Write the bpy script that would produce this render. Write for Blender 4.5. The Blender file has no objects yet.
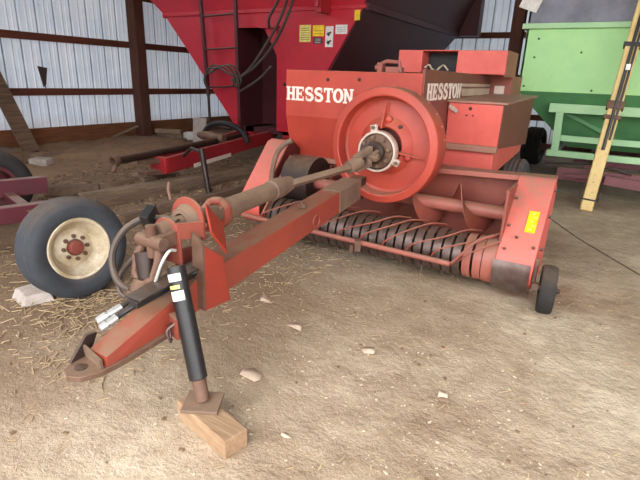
import bpy, bmesh, math, random
from mathutils import Vector, Matrix, noise
R = random.Random(7)
S = bpy.context.scene
C = S.collection
PI = math.pi
V = Vector

# ------------------------------------------------------------------ colours and materials
def lin(c):
    return tuple(((x/255.0)/12.92 if x/255.0 <= .04045 else ((x/255.0+.055)/1.055)**2.4) for x in c) + (1.0,)

def new_mat(name):
    m = bpy.data.materials.new(name); m.use_nodes = True
    nt = m.node_tree
    b = nt.nodes['Principled BSDF']
    return m, nt, b

def n_noise(nt, scale, detail=4, rough=.6, vec=None):
    n = nt.nodes.new('ShaderNodeTexNoise')
    n.inputs['Scale'].default_value = scale; n.inputs['Detail'].default_value = detail; n.inputs['Roughness'].default_value = rough
    if vec is not None: nt.links.new(vec, n.inputs['Vector'])
    return n.outputs['Fac']

def n_ramp(nt, fac, a, b):
    r = nt.nodes.new('ShaderNodeMapRange')
    nt.links.new(fac, r.inputs['Value']); r.inputs['From Min'].default_value = a; r.inputs['From Max'].default_value = b
    return r.outputs['Result']

def n_mix(nt, fac, a, b):
    m = nt.nodes.new('ShaderNodeMix'); m.data_type = 'RGBA'
    if isinstance(fac, (int, float)): m.inputs[0].default_value = fac
    else: nt.links.new(fac, m.inputs[0])
    for i, v in ((6, a), (7, b)):
        if isinstance(v, tuple): m.inputs[i].default_value = v
        else: nt.links.new(v, m.inputs[i])
    return m.outputs[2]

def n_math(nt, op, a, b):
    m = nt.nodes.new('ShaderNodeMath'); m.operation = op
    for i, v in ((0, a), (1, b)):
        if isinstance(v, (int, float)): m.inputs[i].default_value = v
        else: nt.links.new(v, m.inputs[i])
    return m.outputs[0]

def coords(nt):
    return nt.nodes.new('ShaderNodeTexCoord').outputs['Object']

def paint(name, col, col2=None, rough=.5, metal=0.0, dust=.6, dustcol=(150, 122, 98), scale=3.0, bump=.0, spots=.25, spotcol=(92, 58, 44)):
    """worn paint: faded patches, small scuffs, dust settled on upward faces"""
    m, nt, b = new_mat(name)
    co = coords(nt)
    c2 = col2 or tuple(int(x*.84) for x in col)
    big = n_ramp(nt, n_noise(nt, scale, 5, .65, co), .35, .7)
    c = n_mix(nt, big, lin(col), lin(c2))
    sp = n_ramp(nt, n_noise(nt, scale*9, 3, .7, co), .62, .74)
    c = n_mix(nt, n_math(nt, 'MULTIPLY', sp, spots), c, lin(spotcol))
    if dust > 0:
        g = nt.nodes.new('ShaderNodeNewGeometry'); sx = nt.nodes.new('ShaderNodeSeparateXYZ')
        nt.links.new(g.outputs['Normal'], sx.inputs[0])
        up = n_ramp(nt, sx.outputs['Z'], .35, .95)
        dn = n_ramp(nt, n_noise(nt, scale*4, 4, .6, co), .15, .6)
        c = n_mix(nt, n_math(nt, 'MULTIPLY', n_math(nt, 'MULTIPLY', up, dn), dust), c, lin(dustcol))
    nt.links.new(c, b.inputs['Base Color'])
    b.inputs['Roughness'].default_value = rough; b.inputs['Metallic'].default_value = metal
    if bump > 0:
        bp = nt.nodes.new('ShaderNodeBump'); bp.inputs['Strength'].default_value = bump; bp.inputs['Distance'].default_value = .01
        nt.links.new(n_noise(nt, scale*12, 5, .7, co), bp.inputs['Height']); nt.links.new(bp.outputs[0], b.inputs['Normal'])
    return m

def wood(name, col, col2, axis='Z', scale=1.0, rough=.85):
    m, nt, b = new_mat(name)
    co = coords(nt)
    mp = nt.nodes.new('ShaderNodeMapping')
    st = {'X': (1.2, 14, 14), 'Y': (14, 1.2, 14), 'Z': (14, 14, 1.2)}[axis]
    mp.inputs['Scale'].default_value = tuple(s*scale for s in st)
    nt.links.new(co, mp.inputs[0])
    f = n_ramp(nt, n_noise(nt, 1.6, 6, .65, mp.outputs[0]), .32, .68)
    c = n_mix(nt, f, lin(col), lin(col2))
    nt.links.new(c, b.inputs['Base Color']); b.inputs['Roughness'].default_value = rough
    bp = nt.nodes.new('ShaderNodeBump'); bp.inputs['Strength'].default_value = .35; bp.inputs['Distance'].default_value = .006
    nt.links.new(f, bp.inputs['Height']); nt.links.new(bp.outputs[0], b.inputs['Normal'])
    return m

def plain(name, col, rough=.6, metal=0.0):
    m, nt, b = new_mat(name)
    co = coords(nt)
    f = n_ramp(nt, n_noise(nt, 14, 4, .6, co), .3, .7)
    nt.links.new(n_mix(nt, f, lin(col), lin(tuple(int(x*.85) for x in col))), b.inputs['Base Color'])
    b.inputs['Roughness'].default_value = rough; b.inputs['Metallic'].default_value = metal
    return m

M = {}
M['red'] = paint('baler_red', (180, 68, 52), (160, 56, 42), dust=.85)
M['tonguered'] = paint('tongue_red', (158, 66, 50), (136, 62, 48), dust=.95, dustcol=(136, 104, 80), spots=.55, spotcol=(104, 72, 56))
M['dustylid'] = paint('dusty_lid', (168, 118, 100), (148, 106, 90), dust=.9, dustcol=(168, 142, 118))
M['redwheel'] = paint('flywheel_red', (176, 68, 52), (156, 58, 44), dust=.8, spots=.12)
M['pink'] = paint('faded_red', (222, 102, 92), (206, 90, 78), dust=.8, dustcol=(160, 128, 110))
M['redbright'] = paint('fresh_red', (156, 54, 38), (126, 48, 36), dust=.8, spots=.35)
M['redworn'] = paint('worn_red', (148, 70, 56), (124, 66, 54), dust=.9, spots=.55, dustcol=(164, 132, 106))
M['maroonside'] = paint('brown_side', (126, 66, 56), (112, 60, 52), dust=.6, spots=.1)  # browner tone for the right-hand sides than for the fronts
M['dustyred'] = paint('dusty_red', (170, 96, 82), (142, 84, 72), dust=.7)
M['darkred'] = paint('dark_red', (96, 38, 32), (74, 32, 28), dust=.4)
M['darkframe'] = paint('dark_frame', (50, 34, 30), (38, 28, 26), dust=.5)  # tone lowered to deepen the shade in gaps; floor joint shares it
M['steel'] = paint('worn_steel', (112, 96, 90), (72, 48, 42), rough=.38, metal=.5, dust=.35, scale=6, spots=.5)
M['rusty'] = paint('rusty_steel', (120, 92, 76), (92, 62, 48), rough=.65, metal=.3, dust=.6, scale=8, spots=.6, bump=.3)
M['shaft'] = paint('dusty_shaft', (128, 104, 86), (98, 76, 62), rough=.7, metal=.1, dust=.7, scale=6, dustcol=(150, 124, 100))
M['greasy'] = paint('greasy_iron', (64, 48, 42), (40, 32, 30), rough=.45, metal=.3, dust=.35, scale=10)
M['whitering'] = paint('white_casting', (206, 190, 178), (160, 136, 120), dust=.3, spots=.5)
M['white'] = paint('white_letters', (242, 226, 214), (226, 206, 192), dust=0, spots=.12)
M['cream'] = paint('cream_stripe', (206, 184, 160), (182, 158, 136), dust=0, spots=.2)
M['yellowsticker'] = plain('yellow_sticker', (250, 214, 24), .4)
M['yellowlight'] = plain('pale_yellow_sticker', (232, 220, 120), .5)
M['whitesticker'] = plain('white_sticker', (236, 232, 226), .5)
M['ink'] = plain('sticker_ink', (60, 50, 46), .6)
M['black'] = paint('black_enamel', (34, 32, 34), (24, 23, 25), rough=.4, dust=.3, scale=5)
M['blackplastic_shade'] = plain('black_plastic_shade', (30, 28, 28), .55)  # black flaps, and the painted darkness inside the knotter opening
M['rubber'] = paint('tire_rubber', (62, 66, 72), (48, 50, 54), rough=.8, dust=.45, scale=5, spots=.15, spotcol=(110, 96, 84))
M['rubberdark'] = paint('tire_rubber_dark', (40, 36, 34), (30, 27, 26), rough=.8, dust=.3)
M['rimcream'] = paint('cream_rim', (212, 200, 174), (170, 148, 114), dust=.35, spots=.7, scale=8)
M['hubred'] = paint('rusty_red_hub', (132, 62, 52), (106, 54, 44), dust=.3, scale=9)
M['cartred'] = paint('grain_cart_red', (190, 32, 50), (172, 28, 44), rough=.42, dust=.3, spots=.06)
M['cartdark'] = paint('grain_cart_dark_shade', (80, 30, 36), (70, 27, 32), rough=.5, dust=.3, spots=.06)  # shaded copy of the cart red for right side and recess; ladder shares it
M['cartmid'] = paint('grain_cart_frame', (172, 36, 44), (142, 32, 38), rough=.5, dust=.45, spots=.2)
M['green'] = paint('wagon_green', (176, 226, 150), (164, 218, 150), rough=.5, dust=.25, dustcol=(180, 176, 130), spots=.15, spotcol=(120, 110, 84))
M['greenpale'] = paint('wagon_pale_green', (176, 218, 166), (160, 206, 156), rough=.5, dust=.2, spots=.15)
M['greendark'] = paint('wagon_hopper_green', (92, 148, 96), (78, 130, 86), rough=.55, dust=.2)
M['greyboard'] = paint('grey_side_board', (136, 138, 152), (110, 112, 124), rough=.6, dust=.2, spots=.3, spotcol=(180, 176, 176))
M['maroongear'] = paint('wagon_running_gear', (132, 78, 84), (104, 62, 64), rough=.6, dust=.6)
M['augeryellow'] = paint('worn_yellow', (232, 206, 138), (212, 178, 112), rough=.55, dust=.3, spots=.9, spotcol=(120, 84, 50), scale=2.5)
M['implement'] = paint('implement_maroon', (88, 28, 40), (76, 30, 38), rough=.5, dust=.55)
M['siding'] = paint('metal_siding', (222, 230, 240), (208, 218, 232), rough=.42, metal=.0, dust=0, scale=1.5, spots=.05, spotcol=(120, 110, 100))
def siding(name, axis, start):
    m, nt, b = new_mat(name)
    co = coords(nt)
    f = n_ramp(nt, n_noise(nt, 1.5, 5, .6, co), .3, .7)
    c = n_mix(nt, f, lin((230, 238, 248)), lin((208, 222, 238)))
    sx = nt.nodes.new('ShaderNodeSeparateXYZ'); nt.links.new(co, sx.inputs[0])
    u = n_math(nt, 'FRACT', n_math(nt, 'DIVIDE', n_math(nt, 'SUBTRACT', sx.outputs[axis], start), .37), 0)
    line = n_math(nt, 'LESS_THAN', n_math(nt, 'ABSOLUTE', n_math(nt, 'SUBTRACT', u, .955), 0), .042)  # dark stripe beside each rib, rib shading put into the colour
    faint = n_math(nt, 'LESS_THAN', n_math(nt, 'ABSOLUTE', n_math(nt, 'SUBTRACT', u, .50), 0), .03)  # weaker painted shade line midway between ribs
    rib_shade_var = n_ramp(nt, n_noise(nt, 2.2, 4, .6, co), .2, .6)
    c = n_mix(nt, n_math(nt, 'MULTIPLY', n_math(nt, 'MULTIPLY', line, .85), n_math(nt, 'ADD', n_math(nt, 'MULTIPLY', rib_shade_var, .4), .6)), c, lin((70, 74, 84)))
    c = n_mix(nt, n_math(nt, 'MULTIPLY', n_math(nt, 'MULTIPLY', faint, .45), rib_shade_var), c, lin((120, 126, 138)))
    rust = n_ramp(nt, n_noise(nt, 9, 3, .7, co), .66, .74)
    c = n_mix(nt, n_math(nt, 'MULTIPLY', rust, .35), c, lin((150, 140, 130)))
    low = n_ramp(nt, n_math(nt, 'ADD', sx.outputs['Z'], n_math(nt, 'MULTIPLY', n_noise(nt, 1.1, 4, .6, co), .9)), 1.0, .5)
    c = n_mix(nt, n_math(nt, 'MULTIPLY', low, .5), c, lin((150, 132, 114)))
    nt.links.new(c, b.inputs['Base Color']); b.inputs['Roughness'].default_value = .3
    tr = nt.nodes.new('ShaderNodeBsdfTranslucent'); nt.links.new(c, tr.inputs['Color'])
    mx = nt.nodes.new('ShaderNodeMixShader'); mx.inputs[0].default_value = .09  # steel lets some sky through, added to brighten the walls
    nt.links.new(b.outputs[0], mx.inputs[1]); nt.links.new(tr.outputs[0], mx.inputs[2])
    nt.links.new(mx.outputs[0], nt.nodes['Material Output'].inputs['Surface'])
    return m
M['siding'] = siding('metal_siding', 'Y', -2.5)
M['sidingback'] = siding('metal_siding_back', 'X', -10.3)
M['roofmetal'] = plain('roof_metal', (84, 74, 66), .8)
M['girt'] = wood('girt_wood', (112, 60, 40), (86, 46, 32), 'Y')
M['girtx'] = wood('girt_wood_cross', (112, 64, 46), (88, 50, 36), 'X')
M['post'] = wood('post_wood', (104, 62, 46), (76, 46, 36), 'Z')
M['board'] = wood('grey_board', (152, 130, 106), (110, 90, 72), 'Y')
M['boarddark'] = wood('dark_board', (128, 102, 82), (84, 66, 52), 'Y')
M['skirt'] = wood('skirt_board', (134, 84, 50), (100, 62, 38), 'Y')
M['block'] = wood('block_wood', (176, 144, 112), (144, 114, 86), 'X', 1.4)
M['stone'] = paint('concrete_block', (190, 180, 172), (160, 146, 136), rough=.9, dust=.3, scale=8, bump=.5)
M['strawmat'] = plain('straw', (186, 160, 124), .85)
M['chips'] = plain('debris_chips', (138, 112, 86), .9)
M['palechips'] = plain('pale_chips', (212, 196, 168), .9)
M['paper'] = plain('paper', (222, 196, 170), .8)
M['twine'] = plain('twine', (210, 196, 166), .8)
M['hose'] = paint('dusty_hose', (74, 62, 56), (54, 46, 42), rough=.6, dust=.6)
M['zinc'] = plain('bright_zinc', (206, 206, 202), .3, .5)

# floor: packed dirt over concrete
def floor_mat():
    m, nt, b = new_mat('dirt_floor')
    co = coords(nt)
    a = n_ramp(nt, n_noise(nt, .55, 6, .62, co), .40, .62)
    c = n_mix(nt, a, lin((166, 142, 115)), lin((218, 199, 172)))
    # browner loose dirt and chaff toward the left wall
    sx = nt.nodes.new('ShaderNodeSeparateXYZ'); nt.links.new(co, sx.inputs[0])
    left = n_ramp(nt, n_math(nt, 'ADD', sx.outputs['X'], n_math(nt, 'MULTIPLY', n_noise(nt, .8, 4, .6, co), 2.2)), .35, -1.9)
    c = n_mix(nt, n_math(nt, 'MULTIPLY', left, .9), c, lin((116, 91, 66)))
    f = n_ramp(nt, n_noise(nt, 7, 6, .7, co), .38, .68)
    c = n_mix(nt, n_math(nt, 'MULTIPLY', f, .42), c, lin((132, 106, 80)))
    s = n_ramp(nt, n_noise(nt, 42, 4, .7, co), .58, .72)
    c = n_mix(nt, n_math(nt, 'MULTIPLY', s, .55), c, lin((226, 208, 178)))
    d = n_ramp(nt, n_noise(nt, 26, 4, .7, co), .62, .74)
    c = n_mix(nt, n_math(nt, 'MULTIPLY', d, .5), c, lin((104, 82, 64)))
    nt.links.new(c, b.inputs['Base Color']); b.inputs['Roughness'].default_value = .92
    h = n_math(nt, 'ADD', n_math(nt, 'MULTIPLY', n_noise(nt, 4.2, 7, .68, co), 1.5), n_math(nt, 'MULTIPLY', n_noise(nt, 30, 4, .7, co), .35))
    bp = nt.nodes.new('ShaderNodeBump'); bp.inputs['Strength'].default_value = .55; bp.inputs['Distance'].default_value = .05
    nt.links.new(h, bp.inputs['Height']); nt.links.new(bp.outputs[0], b.inputs['Normal'])
    return m
M['floor'] = floor_mat()

# ------------------------------------------------------------------ mesh building
ORG = {}
def frame(d, up=None):
    d = V(d).normalized()
    u = V(up) if up is not None else V((0, 0, 1))
    if abs(d.dot(u)) > .98: u = V((0, 1, 0)) if abs(d.y) < .9 else V((1, 0, 0))
    s = d.cross(u).normalized(); t = s.cross(d).normalized()
    return d, s, t

class MB:
    def __init__(self): self.bm = bmesh.new()
    def quad(self, *p):
        self.bm.faces.new([self.bm.verts.new(V(q)) for q in p]); return self
    def hexa(self, p):   # 8 points: bottom ring then top ring
        v = [self.bm.verts.new(V(q)) for q in p]
        for f in ((3, 2, 1, 0), (4, 5, 6, 7), (0, 1, 5, 4), (1, 2, 6, 5), (2, 3, 7, 6), (3, 0, 4, 7)):
            self.bm.faces.new([v[i] for i in f])
        return self
    def box(self, x0, x1, y0, y1, z0, z1):
        return self.hexa([(x0, y0, z0), (x1, y0, z0), (x1, y1, z0), (x0, y1, z0), (x0, y0, z1), (x1, y0, z1), (x1, y1, z1), (x0, y1, z1)])
    def cbox(self, c, size, rz=0, rx=0, ry=0):
        m = Matrix.Translation(V(c)) @ Matrix.Rotation(rz, 4, 'Z') @ Matrix.Rotation(ry, 4, 'Y') @ Matrix.Rotation(rx, 4, 'X')
        a, b, d = (q/2 for q in size)
        return self.hexa([m @ V(q) for q in ((-a, -b, -d), (a, -b, -d), (a, b, -d), (-a, b, -d), (-a, -b, d), (a, -b, d), (a, b, d), (-a, b, d))])
    def beam(self, p0, p1, w, h, up=None):   # w across, h along 'up'
        p0 = V(p0); p1 = V(p1); d, s, t = frame(p1-p0, up)
        o = lambda p, a, b: p + s*a*w/2 + t*b*h/2
        return self.hexa([o(p0, -1, -1), o(p0, 1, -1), o(p1, 1, -1), o(p1, -1, -1), o(p0, -1, 1), o(p0, 1, 1), o(p1, 1, 1), o(p1, -1, 1)])
    def prism(self, pts, vec):
        vec = V(vec); a = [self.bm.verts.new(V(p)) for p in pts]; b = [self.bm.verts.new(V(p)+vec) for p in pts]
        n = len(pts)
        self.bm.faces.new(a[::-1]); self.bm.faces.new(b)
        for i in range(n): self.bm.faces.new([a[i], a[(i+1) % n], b[(i+1) % n], b[i]])
        return self
    def tube(self, pts, r, seg=10, cap=True, closed=False):
        pts = [V(p) for p in pts]; n = len(pts)
        rr = r if isinstance(r, (list, tuple)) else [r]*n
        rings = []; s_prev = None
        for i, p in enumerate(pts):
            if closed: d = pts[(i+1) % n]-pts[i-1]
            else: d = pts[min(i+1, n-1)]-pts[max(i-1, 0)]
            if d.length < 1e-9: d = V((0, 0, 1))
            d.normalize()
            if s_prev is None: _, s, t = frame(d)
            else:
                s = (s_prev - d*s_prev.dot(d)); s = s.normalized() if s.length > 1e-6 else frame(d)[1]
                t = s.cross(d).normalized()
            s_prev = s
            rings.append([self.bm.verts.new(p + s*math.cos(2*PI*k/seg)*rr[i] + t*math.sin(2*PI*k/seg)*rr[i]) for k in range(seg)])
        m = n if closed else n-1
        for i in range(m):
            a, b = rings[i], rings[(i+1) % n]
            for k in range(seg): self.bm.faces.new([a[k], a[(k+1) % seg], b[(k+1) % seg], b[k]])
        if cap and not closed:
            self.bm.faces.new(rings[0][::-1]); self.bm.faces.new(rings[-1])
        return self
    def lathe(self, prof, o, axis, seg=48, closed=True):   # prof: (radius, distance along axis)
        o = V(o); d, s, t = frame(axis)
        rings = []
        for (r, a) in prof:
            if r < 1e-5: rings.append([self.bm.verts.new(o+d*a)])
            else: rings.append([self.bm.verts.new(o + d*a + s*math.cos(2*PI*k/seg)*r + t*math.sin(2*PI*k/seg)*r) for k in range(seg)])
        n = len(rings)
        for i in range(n if closed else n-1):
            a, b = rings[i], rings[(i+1) % n]
            if len(a) == 1 and len(b) == 1: continue
            for k in range(seg):
                k2 = (k+1) % seg
                if len(a) == 1: self.bm.faces.new([a[0], b[k2], b[k]])
                elif len(b) == 1: self.bm.faces.new([a[k], a[k2], b[0]])
                else: self.bm.faces.new([a[k], a[k2], b[k2], b[k]])
        return self
    def ribbon(self, prof, x0, x1, th):   # open (y,z) profile swept along X with thickness th to the inside (right of travel)
        n = len(prof); P = [V((0, y, z)) for y, z in prof]; off = []
        for i in range(n):
            d = P[min(i+1, n-1)]-P[max(i-1, 0)]; nn = V((0, -d.z, d.y)).normalized(); off.append(P[i]+nn*th)
        ring = P + off[::-1]
        return self.prism([(x0, p.y, p.z) for p in ring], (x1-x0, 0, 0))
    def ball(self, c, r, seg=10, sc=(1, 1, 1)):
        bmesh.ops.create_uvsphere(self.bm, u_segments=seg, v_segments=max(5, seg//2+1), radius=r,
                                  matrix=Matrix.Translation(V(c)) @ Matrix.Diagonal((*sc, 1)))
        return self
    def build(self, name, mat, parent=None, bevel=0, angle=35):
        bmesh.ops.recalc_face_normals(self.bm, faces=self.bm.faces)
        me = bpy.data.meshes.new(name); self.bm.to_mesh(me); self.bm.free()
        o = bpy.data.objects.new(name, me); C.objects.link(o)
        me.materials.append(M[mat] if isinstance(mat, str) else mat)
        for p in me.polygons: p.use_smooth = True
        me.set_sharp_from_angle(angle=math.radians(angle))
        if parent is not None:
            L = ORG[parent.name]; me.transform(Matrix.Translation(-L)); o.parent = parent; ORG[o.name] = L
        if bevel:
            b = o.modifiers.new('bevel', 'BEVEL'); b.width = bevel; b.segments = 2; b.limit_method = 'ANGLE'; b.angle_limit = math.radians(40); b.harden_normals = True
        return o

def recentre(o):
    """origin to the base centre of a one-mesh thing"""
    me = o.data; xs = [v.co for v in me.vertices]
    lo = V([min(v[i] for v in xs) for i in range(3)]); hi = V([max(v[i] for v in xs) for i in range(3)])
    c = V(((lo.x+hi.x)/2, (lo.y+hi.y)/2, lo.z)); me.transform(Matrix.Translation(-c)); o.location = c
    return o
def thing(name, label, cat, loc=(0, 0, 0), group=None):
    o = bpy.data.objects.new(name, None); C.objects.link(o); o.location = loc; o.empty_display_size = .2
    o['label'] = label; o['category'] = cat
    if group: o['group'] = group
    ORG[o.name] = V(loc)
    return o
def tag(o, label, cat, group=None, kind=None):
    recentre(o); o['label'] = label; o['category'] = cat
    if group: o['group'] = group
    if kind: o['kind'] = kind
    return o
def struct(o, label=None):
    o['kind'] = 'structure'
    if label: o['label'] = label
    return o
def smooth_path(pts, n=8):
    pts = [V(p) for p in pts]; out = []
    P = [pts[0]*2-pts[1]] + pts + [pts[-1]*2-pts[-2]]
    for i in range(1, len(P)-2):
        a, b, c, d = P[i-1:i+3]
        for k in range(n):
            t = k/n
            out.append(.5*((2*b) + (c-a)*t + (2*a-5*b+4*c-d)*t*t + (-a+3*b-3*c+d)*t**3))
    out.append(pts[-1]); return out

# lettering: slab-serif capitals built from flat strokes, origin o, right vector u, up vector v, height h
def letters(mb, text, o, u, v, h, width, gap, w=.21, serif=True, depth=.004):
    o = V(o); u = V(u).normalized(); v = V(v).normalized(); nrm = u.cross(v)
    def poly(pts, x):
        mb.prism([o + u*(x+px*width) + v*py*h for px, py in pts], nrm*depth)
    def rect(x, a, b, c, d): poly([(a, b), (c, b), (c, d), (a, d)], x)
    ws = w; hs = .15
    x = 0
    for ch in text:
        if ch == 'H':
            rect(x, .1, 0, .1+ws, 1); rect(x, .9-ws, 0, .9, 1); rect(x, .1+ws, .42, .9-ws, .58)
            if serif:
                for cx in (.1+ws/2, .9-ws/2):
                    rect(x, cx-.2, 0, cx-ws/2, .12); rect(x, cx+ws/2, 0, cx+.2, .12); rect(x, cx-.2, .88, cx-ws/2, 1); rect(x, cx+ws/2, .88, cx+.2, 1)
        elif ch == 'E':
            rect(x, .12, 0, .12+ws, 1); rect(x, .12+ws, 0, .9, hs); rect(x, .12+ws, 1-hs, .88, 1); rect(x, .12+ws, .43, .68, .57)
            if serif:
                rect(x, .02, 0, .12, .12); rect(x, .02, .88, .12, 1); rect(x, .8, hs, .9, .32); rect(x, .78, .7, .88, 1-hs); rect(x, .6, .33, .68, .43); rect(x, .6, .57, .68, .67)
        elif ch == 'T':
            rect(x, .5-ws/2, 0, .5+ws/2, 1-hs); rect(x, .05, 1-hs, .95, 1)
            if serif: rect(x, .05, .68, .16, 1-hs); rect(x, .84, .68, .95, 1-hs); rect(x, .28, 0, .5-ws/2, .12); rect(x, .5+ws/2, 0, .72, .12)
        elif ch == 'N':
            rect(x, .12, 0, .12+ws*.8, 1); rect(x, .9-ws*.8, 0, .9, 1); poly([(.12+ws*.8, .97), (.12+ws*.8, .62), (.9-ws*.8, .03), (.9-ws*.8, .38)], x)
            if serif: rect(x, 0, 0, .12, .12); rect(x, .12+ws*.8, 0, .4, .12); rect(x, 0, .88, .12, 1); rect(x, .62, .88, .9-ws*.8, 1); rect(x, .9, .88, 1.0, 1)
        else:
            if ch == 'O':
                path = [(.5+.38*math.cos(a), .5+.42*math.sin(a)) for a in [2*PI*k/28 for k in range(29)]]
                wid = [ws*.5*(.72+.42*abs(math.cos(2*PI*k/28))) for k in range(29)]
            else:   # S
                path = [(.5+.32*math.cos(math.radians(a)), .73+.2*math.sin(math.radians(a))) for a in range(15, 271, 15)]
                path += [(.5+.34*math.cos(math.radians(a)), .285+.215*math.sin(math.radians(a))) for a in range(75, -166, -15)]
                n = len(path); wid = [ws*.5*(.75+.35*math.sin(PI*k/(n-1))) for k in range(n)]
            L = []; Rr = []
            asp = width/h
            for i, (px, py) in enumerate(path):
                a = path[max(i-1, 0)]; b = path[min(i+1, len(path)-1)]
                if ch == 'O': a = path[(i-1) % 28]; b = path[(i+1) % 28]
                dx, dy = (b[0]-a[0])*asp, (b[1]-a[1]); l = math.hypot(dx, dy) or 1
                nx, ny = -dy/l/asp*asp, dx/l
                L.append((px+nx*wid[i], py+ny*wid[i]*.8)); Rr.append((px-nx*wid[i], py-ny*wid[i]*.8))
            for i in range(len(path)-1): poly([L[i], L[i+1], Rr[i+1], Rr[i]], x)
            if ch == 'S' and serif: rect(x, .74, .66, .84, .98); rect(x, .14, .02, .24, .36)
        x += width+gap
    return mb

# ------------------------------------------------------------------ THE SHED
def build_shed():
    struct(MB().quad((-40, -45, 0), (40, -45, 0), (40, 30, 0), (-40, 30, 0)).build('floor', 'floor'), 'tan packed dirt floor strewn with straw')
    # ribbed steel siding (left wall, real ribs)
    def ribbed(a0, a1, z0, z1, pitch, put):
        mb = MB(); prof = []
        x = a0
        while x < a1:
            prof += [(x, 0), (x+.014, .036), (x+.05, .036), (x+.064, 0)]
            for q in (.30, .58):
                m = x+pitch*q+.03
                prof += [(m, 0), (m+.012, .006), (m+.03, .006), (m+.042, 0)]
            x += pitch
        vs = [(mb.bm.verts.new(V(put(a, d, z0))), mb.bm.verts.new(V(put(a, d, z1)))) for a, d in prof]
        for i in range(len(vs)-1): mb.bm.faces.new([vs[i][0], vs[i+1][0], vs[i+1][1], vs[i][1]])
        return mb
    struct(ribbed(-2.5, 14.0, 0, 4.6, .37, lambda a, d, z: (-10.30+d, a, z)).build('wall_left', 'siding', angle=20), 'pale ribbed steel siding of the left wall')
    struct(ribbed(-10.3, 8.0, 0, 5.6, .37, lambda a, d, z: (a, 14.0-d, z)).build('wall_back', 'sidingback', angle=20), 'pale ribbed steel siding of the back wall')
    struct(MB().box(8.0, 8.06, 1.0, 14.0, 0, 5.6).build('wall_right', 'siding'))  # unseen right wall, front end cut back to tune the side light
    struct(MB().hexa([(-10.6, -1.6, 5.6), (8.3, -1.6, 5.6), (8.3, 6, 6.4), (-10.6, 6, 6.4), (-10.6, -1.6, 5.64), (8.3, -1.6, 5.64), (8.3, 6, 6.44), (-10.6, 6, 6.44)]).hexa(
        [(-10.6, 6, 6.4), (8.3, 6, 6.4), (8.3, 14.2, 4.6), (-10.6, 14.2, 4.6), (-10.6, 6, 6.44), (8.3, 6, 6.44), (8.3, 14.2, 4.64), (-10.6, 14.2, 4.64)]).build('ceiling', 'roofmetal'))  # unseen roof, front edge and dark tone set to shape the daylight
    k = 1
    for z in (1.08, 2.13, 3.2, 4.2):
        struct(MB().box(-10.262, -10.15, -2.4, 13.8, z-.07, z+.07).build('trim_%d' % k, 'girt', bevel=.006), 'brown timber girt along the left wall'); k += 1
    for z in (.78, 1.75, 2.77, 3.8):
        struct(MB().box(-10.1, 8.0, 13.85, 13.962, z-.07, z+.07).build('trim_%d' % k, 'girtx', bevel=.006), 'brown timber girt along the back wall'); k += 1
    struct(MB().box(-10.262, -10.18, -2.4, 13.8, 0, .36).build('baseboard_left', 'skirt', bevel=.006), 'wide brown skirt board under the left siding')
    # unseen front wall added to narrow the opening and cut light from the left
    struct(MB().box(-10.4, -4.5, -1.6, -1.54, 0, 5.4).build('wall_front_blocker', 'siding'))
    # floor joint
    mb = MB()
    pts = smooth_path([(-2.2, 9.3), (-.89, 7.1), (-.56, 6.57), (-.1, 5.75), (.43, 4.86), (1.6, 2.9)], 8) if False else None
    P = [(-2.2, 9.3), (-.89, 7.12), (-.56, 6.57), (-.12, 5.72), (.43, 4.86), (1.6, 2.95)]
    for a, b in zip(P, P[1:]): mb.beam((a[0], a[1], .002), (b[0], b[1], .002), .012, .006)
    struct(mb.build('trim_%d' % k, 'darkframe'), 'dark joint line in the floor beside the wagon')
    # posts
    tag(MB().box(-10.14, -9.86, 8.02, 8.28, 0, 4.62).build('wooden_post', 'post', bevel=.008), 'dark timber post standing against the left wall near the grain cart', 'post')
    tag(MB().box(-1.89, -1.69, 9.4, 9.6, 0, 5.5).build('wooden_post', 'post', bevel=.008), 'dark timber post rising behind the baler beside the green wagon', 'post')
build_shed()

# ------------------------------------------------------------------ wheels
def tire_profile(Rr, w, rim, nrib=5):
    h = w/2; p = []
    p += [(rim, -h*.72), (rim+.02, -h*.86), (rim+(Rr-rim)*.5, -h*1.0), (Rr-.045, -h*.93), (Rr-.015, -h*.76)]
    for i in range(nrib):
        a = -h*.7 + i*(1.4*h/nrib); b = a + 1.4*h/nrib
        g = .012
        p += [(Rr-.014, a+.001), (Rr, a+g), (Rr, b-g), (Rr-.014, b-.001)]
    p += [(Rr-.015, h*.76), (Rr-.045, h*.93), (rim+(Rr-rim)*.5, h*1.0), (rim+.02, h*.86), (rim, h*.72)]
    return p
def wheel(root, c, axis, Rr, w, rim, tiremat, rimmat, hubmat, sub=None):
    """tire, dished rim with lugs, hub; outer side is toward +axis"""
    c = V(c); ax = V(axis).normalized(); h = w/2
    t = MB().lathe(tire_profile(Rr, w, rim), c, ax, 56).build('tire', tiremat, root)
    rp = [(rim+.012, h*.8), (rim+.004, h*.86), (rim-.012, h*.8), (rim-.02, h*.55), (rim-.045, h*.35), (rim*.66, -h*.05), (rim*.5, h*.14), (rim*.3, h*.2),
          (rim*.3, h*.1), (rim*.5, h*.04), (rim*.62, -h*.14), (rim-.05, h*.2), (rim-.03, -h*.8), (rim+.006, -h*.86), (rim+.006, 0)]
    r = MB().lathe(rp, c, ax, 48).build('rim', rimmat, root)
    hb = MB().lathe([(0, h*.55), (rim*.2, h*.52), (rim*.25, h*.4), (rim*.27, h*.3), (rim*.27, -h*.6), (0, -h*.6)], c, ax, 24).build('hub', hubmat, root)
    d, s, u = frame(ax)
    mb = MB()
    for k in range(8):
        a = 2*PI*k/8; p = c + (s*math.cos(a)+u*math.sin(a))*rim*.4
        MB().lathe([(0, h*.34), (.014, h*.34), (.016, h*.1), (0, h*.1)], p, ax, 6).build('lug_nut', 'rusty', r)
    return t, r, hb

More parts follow.
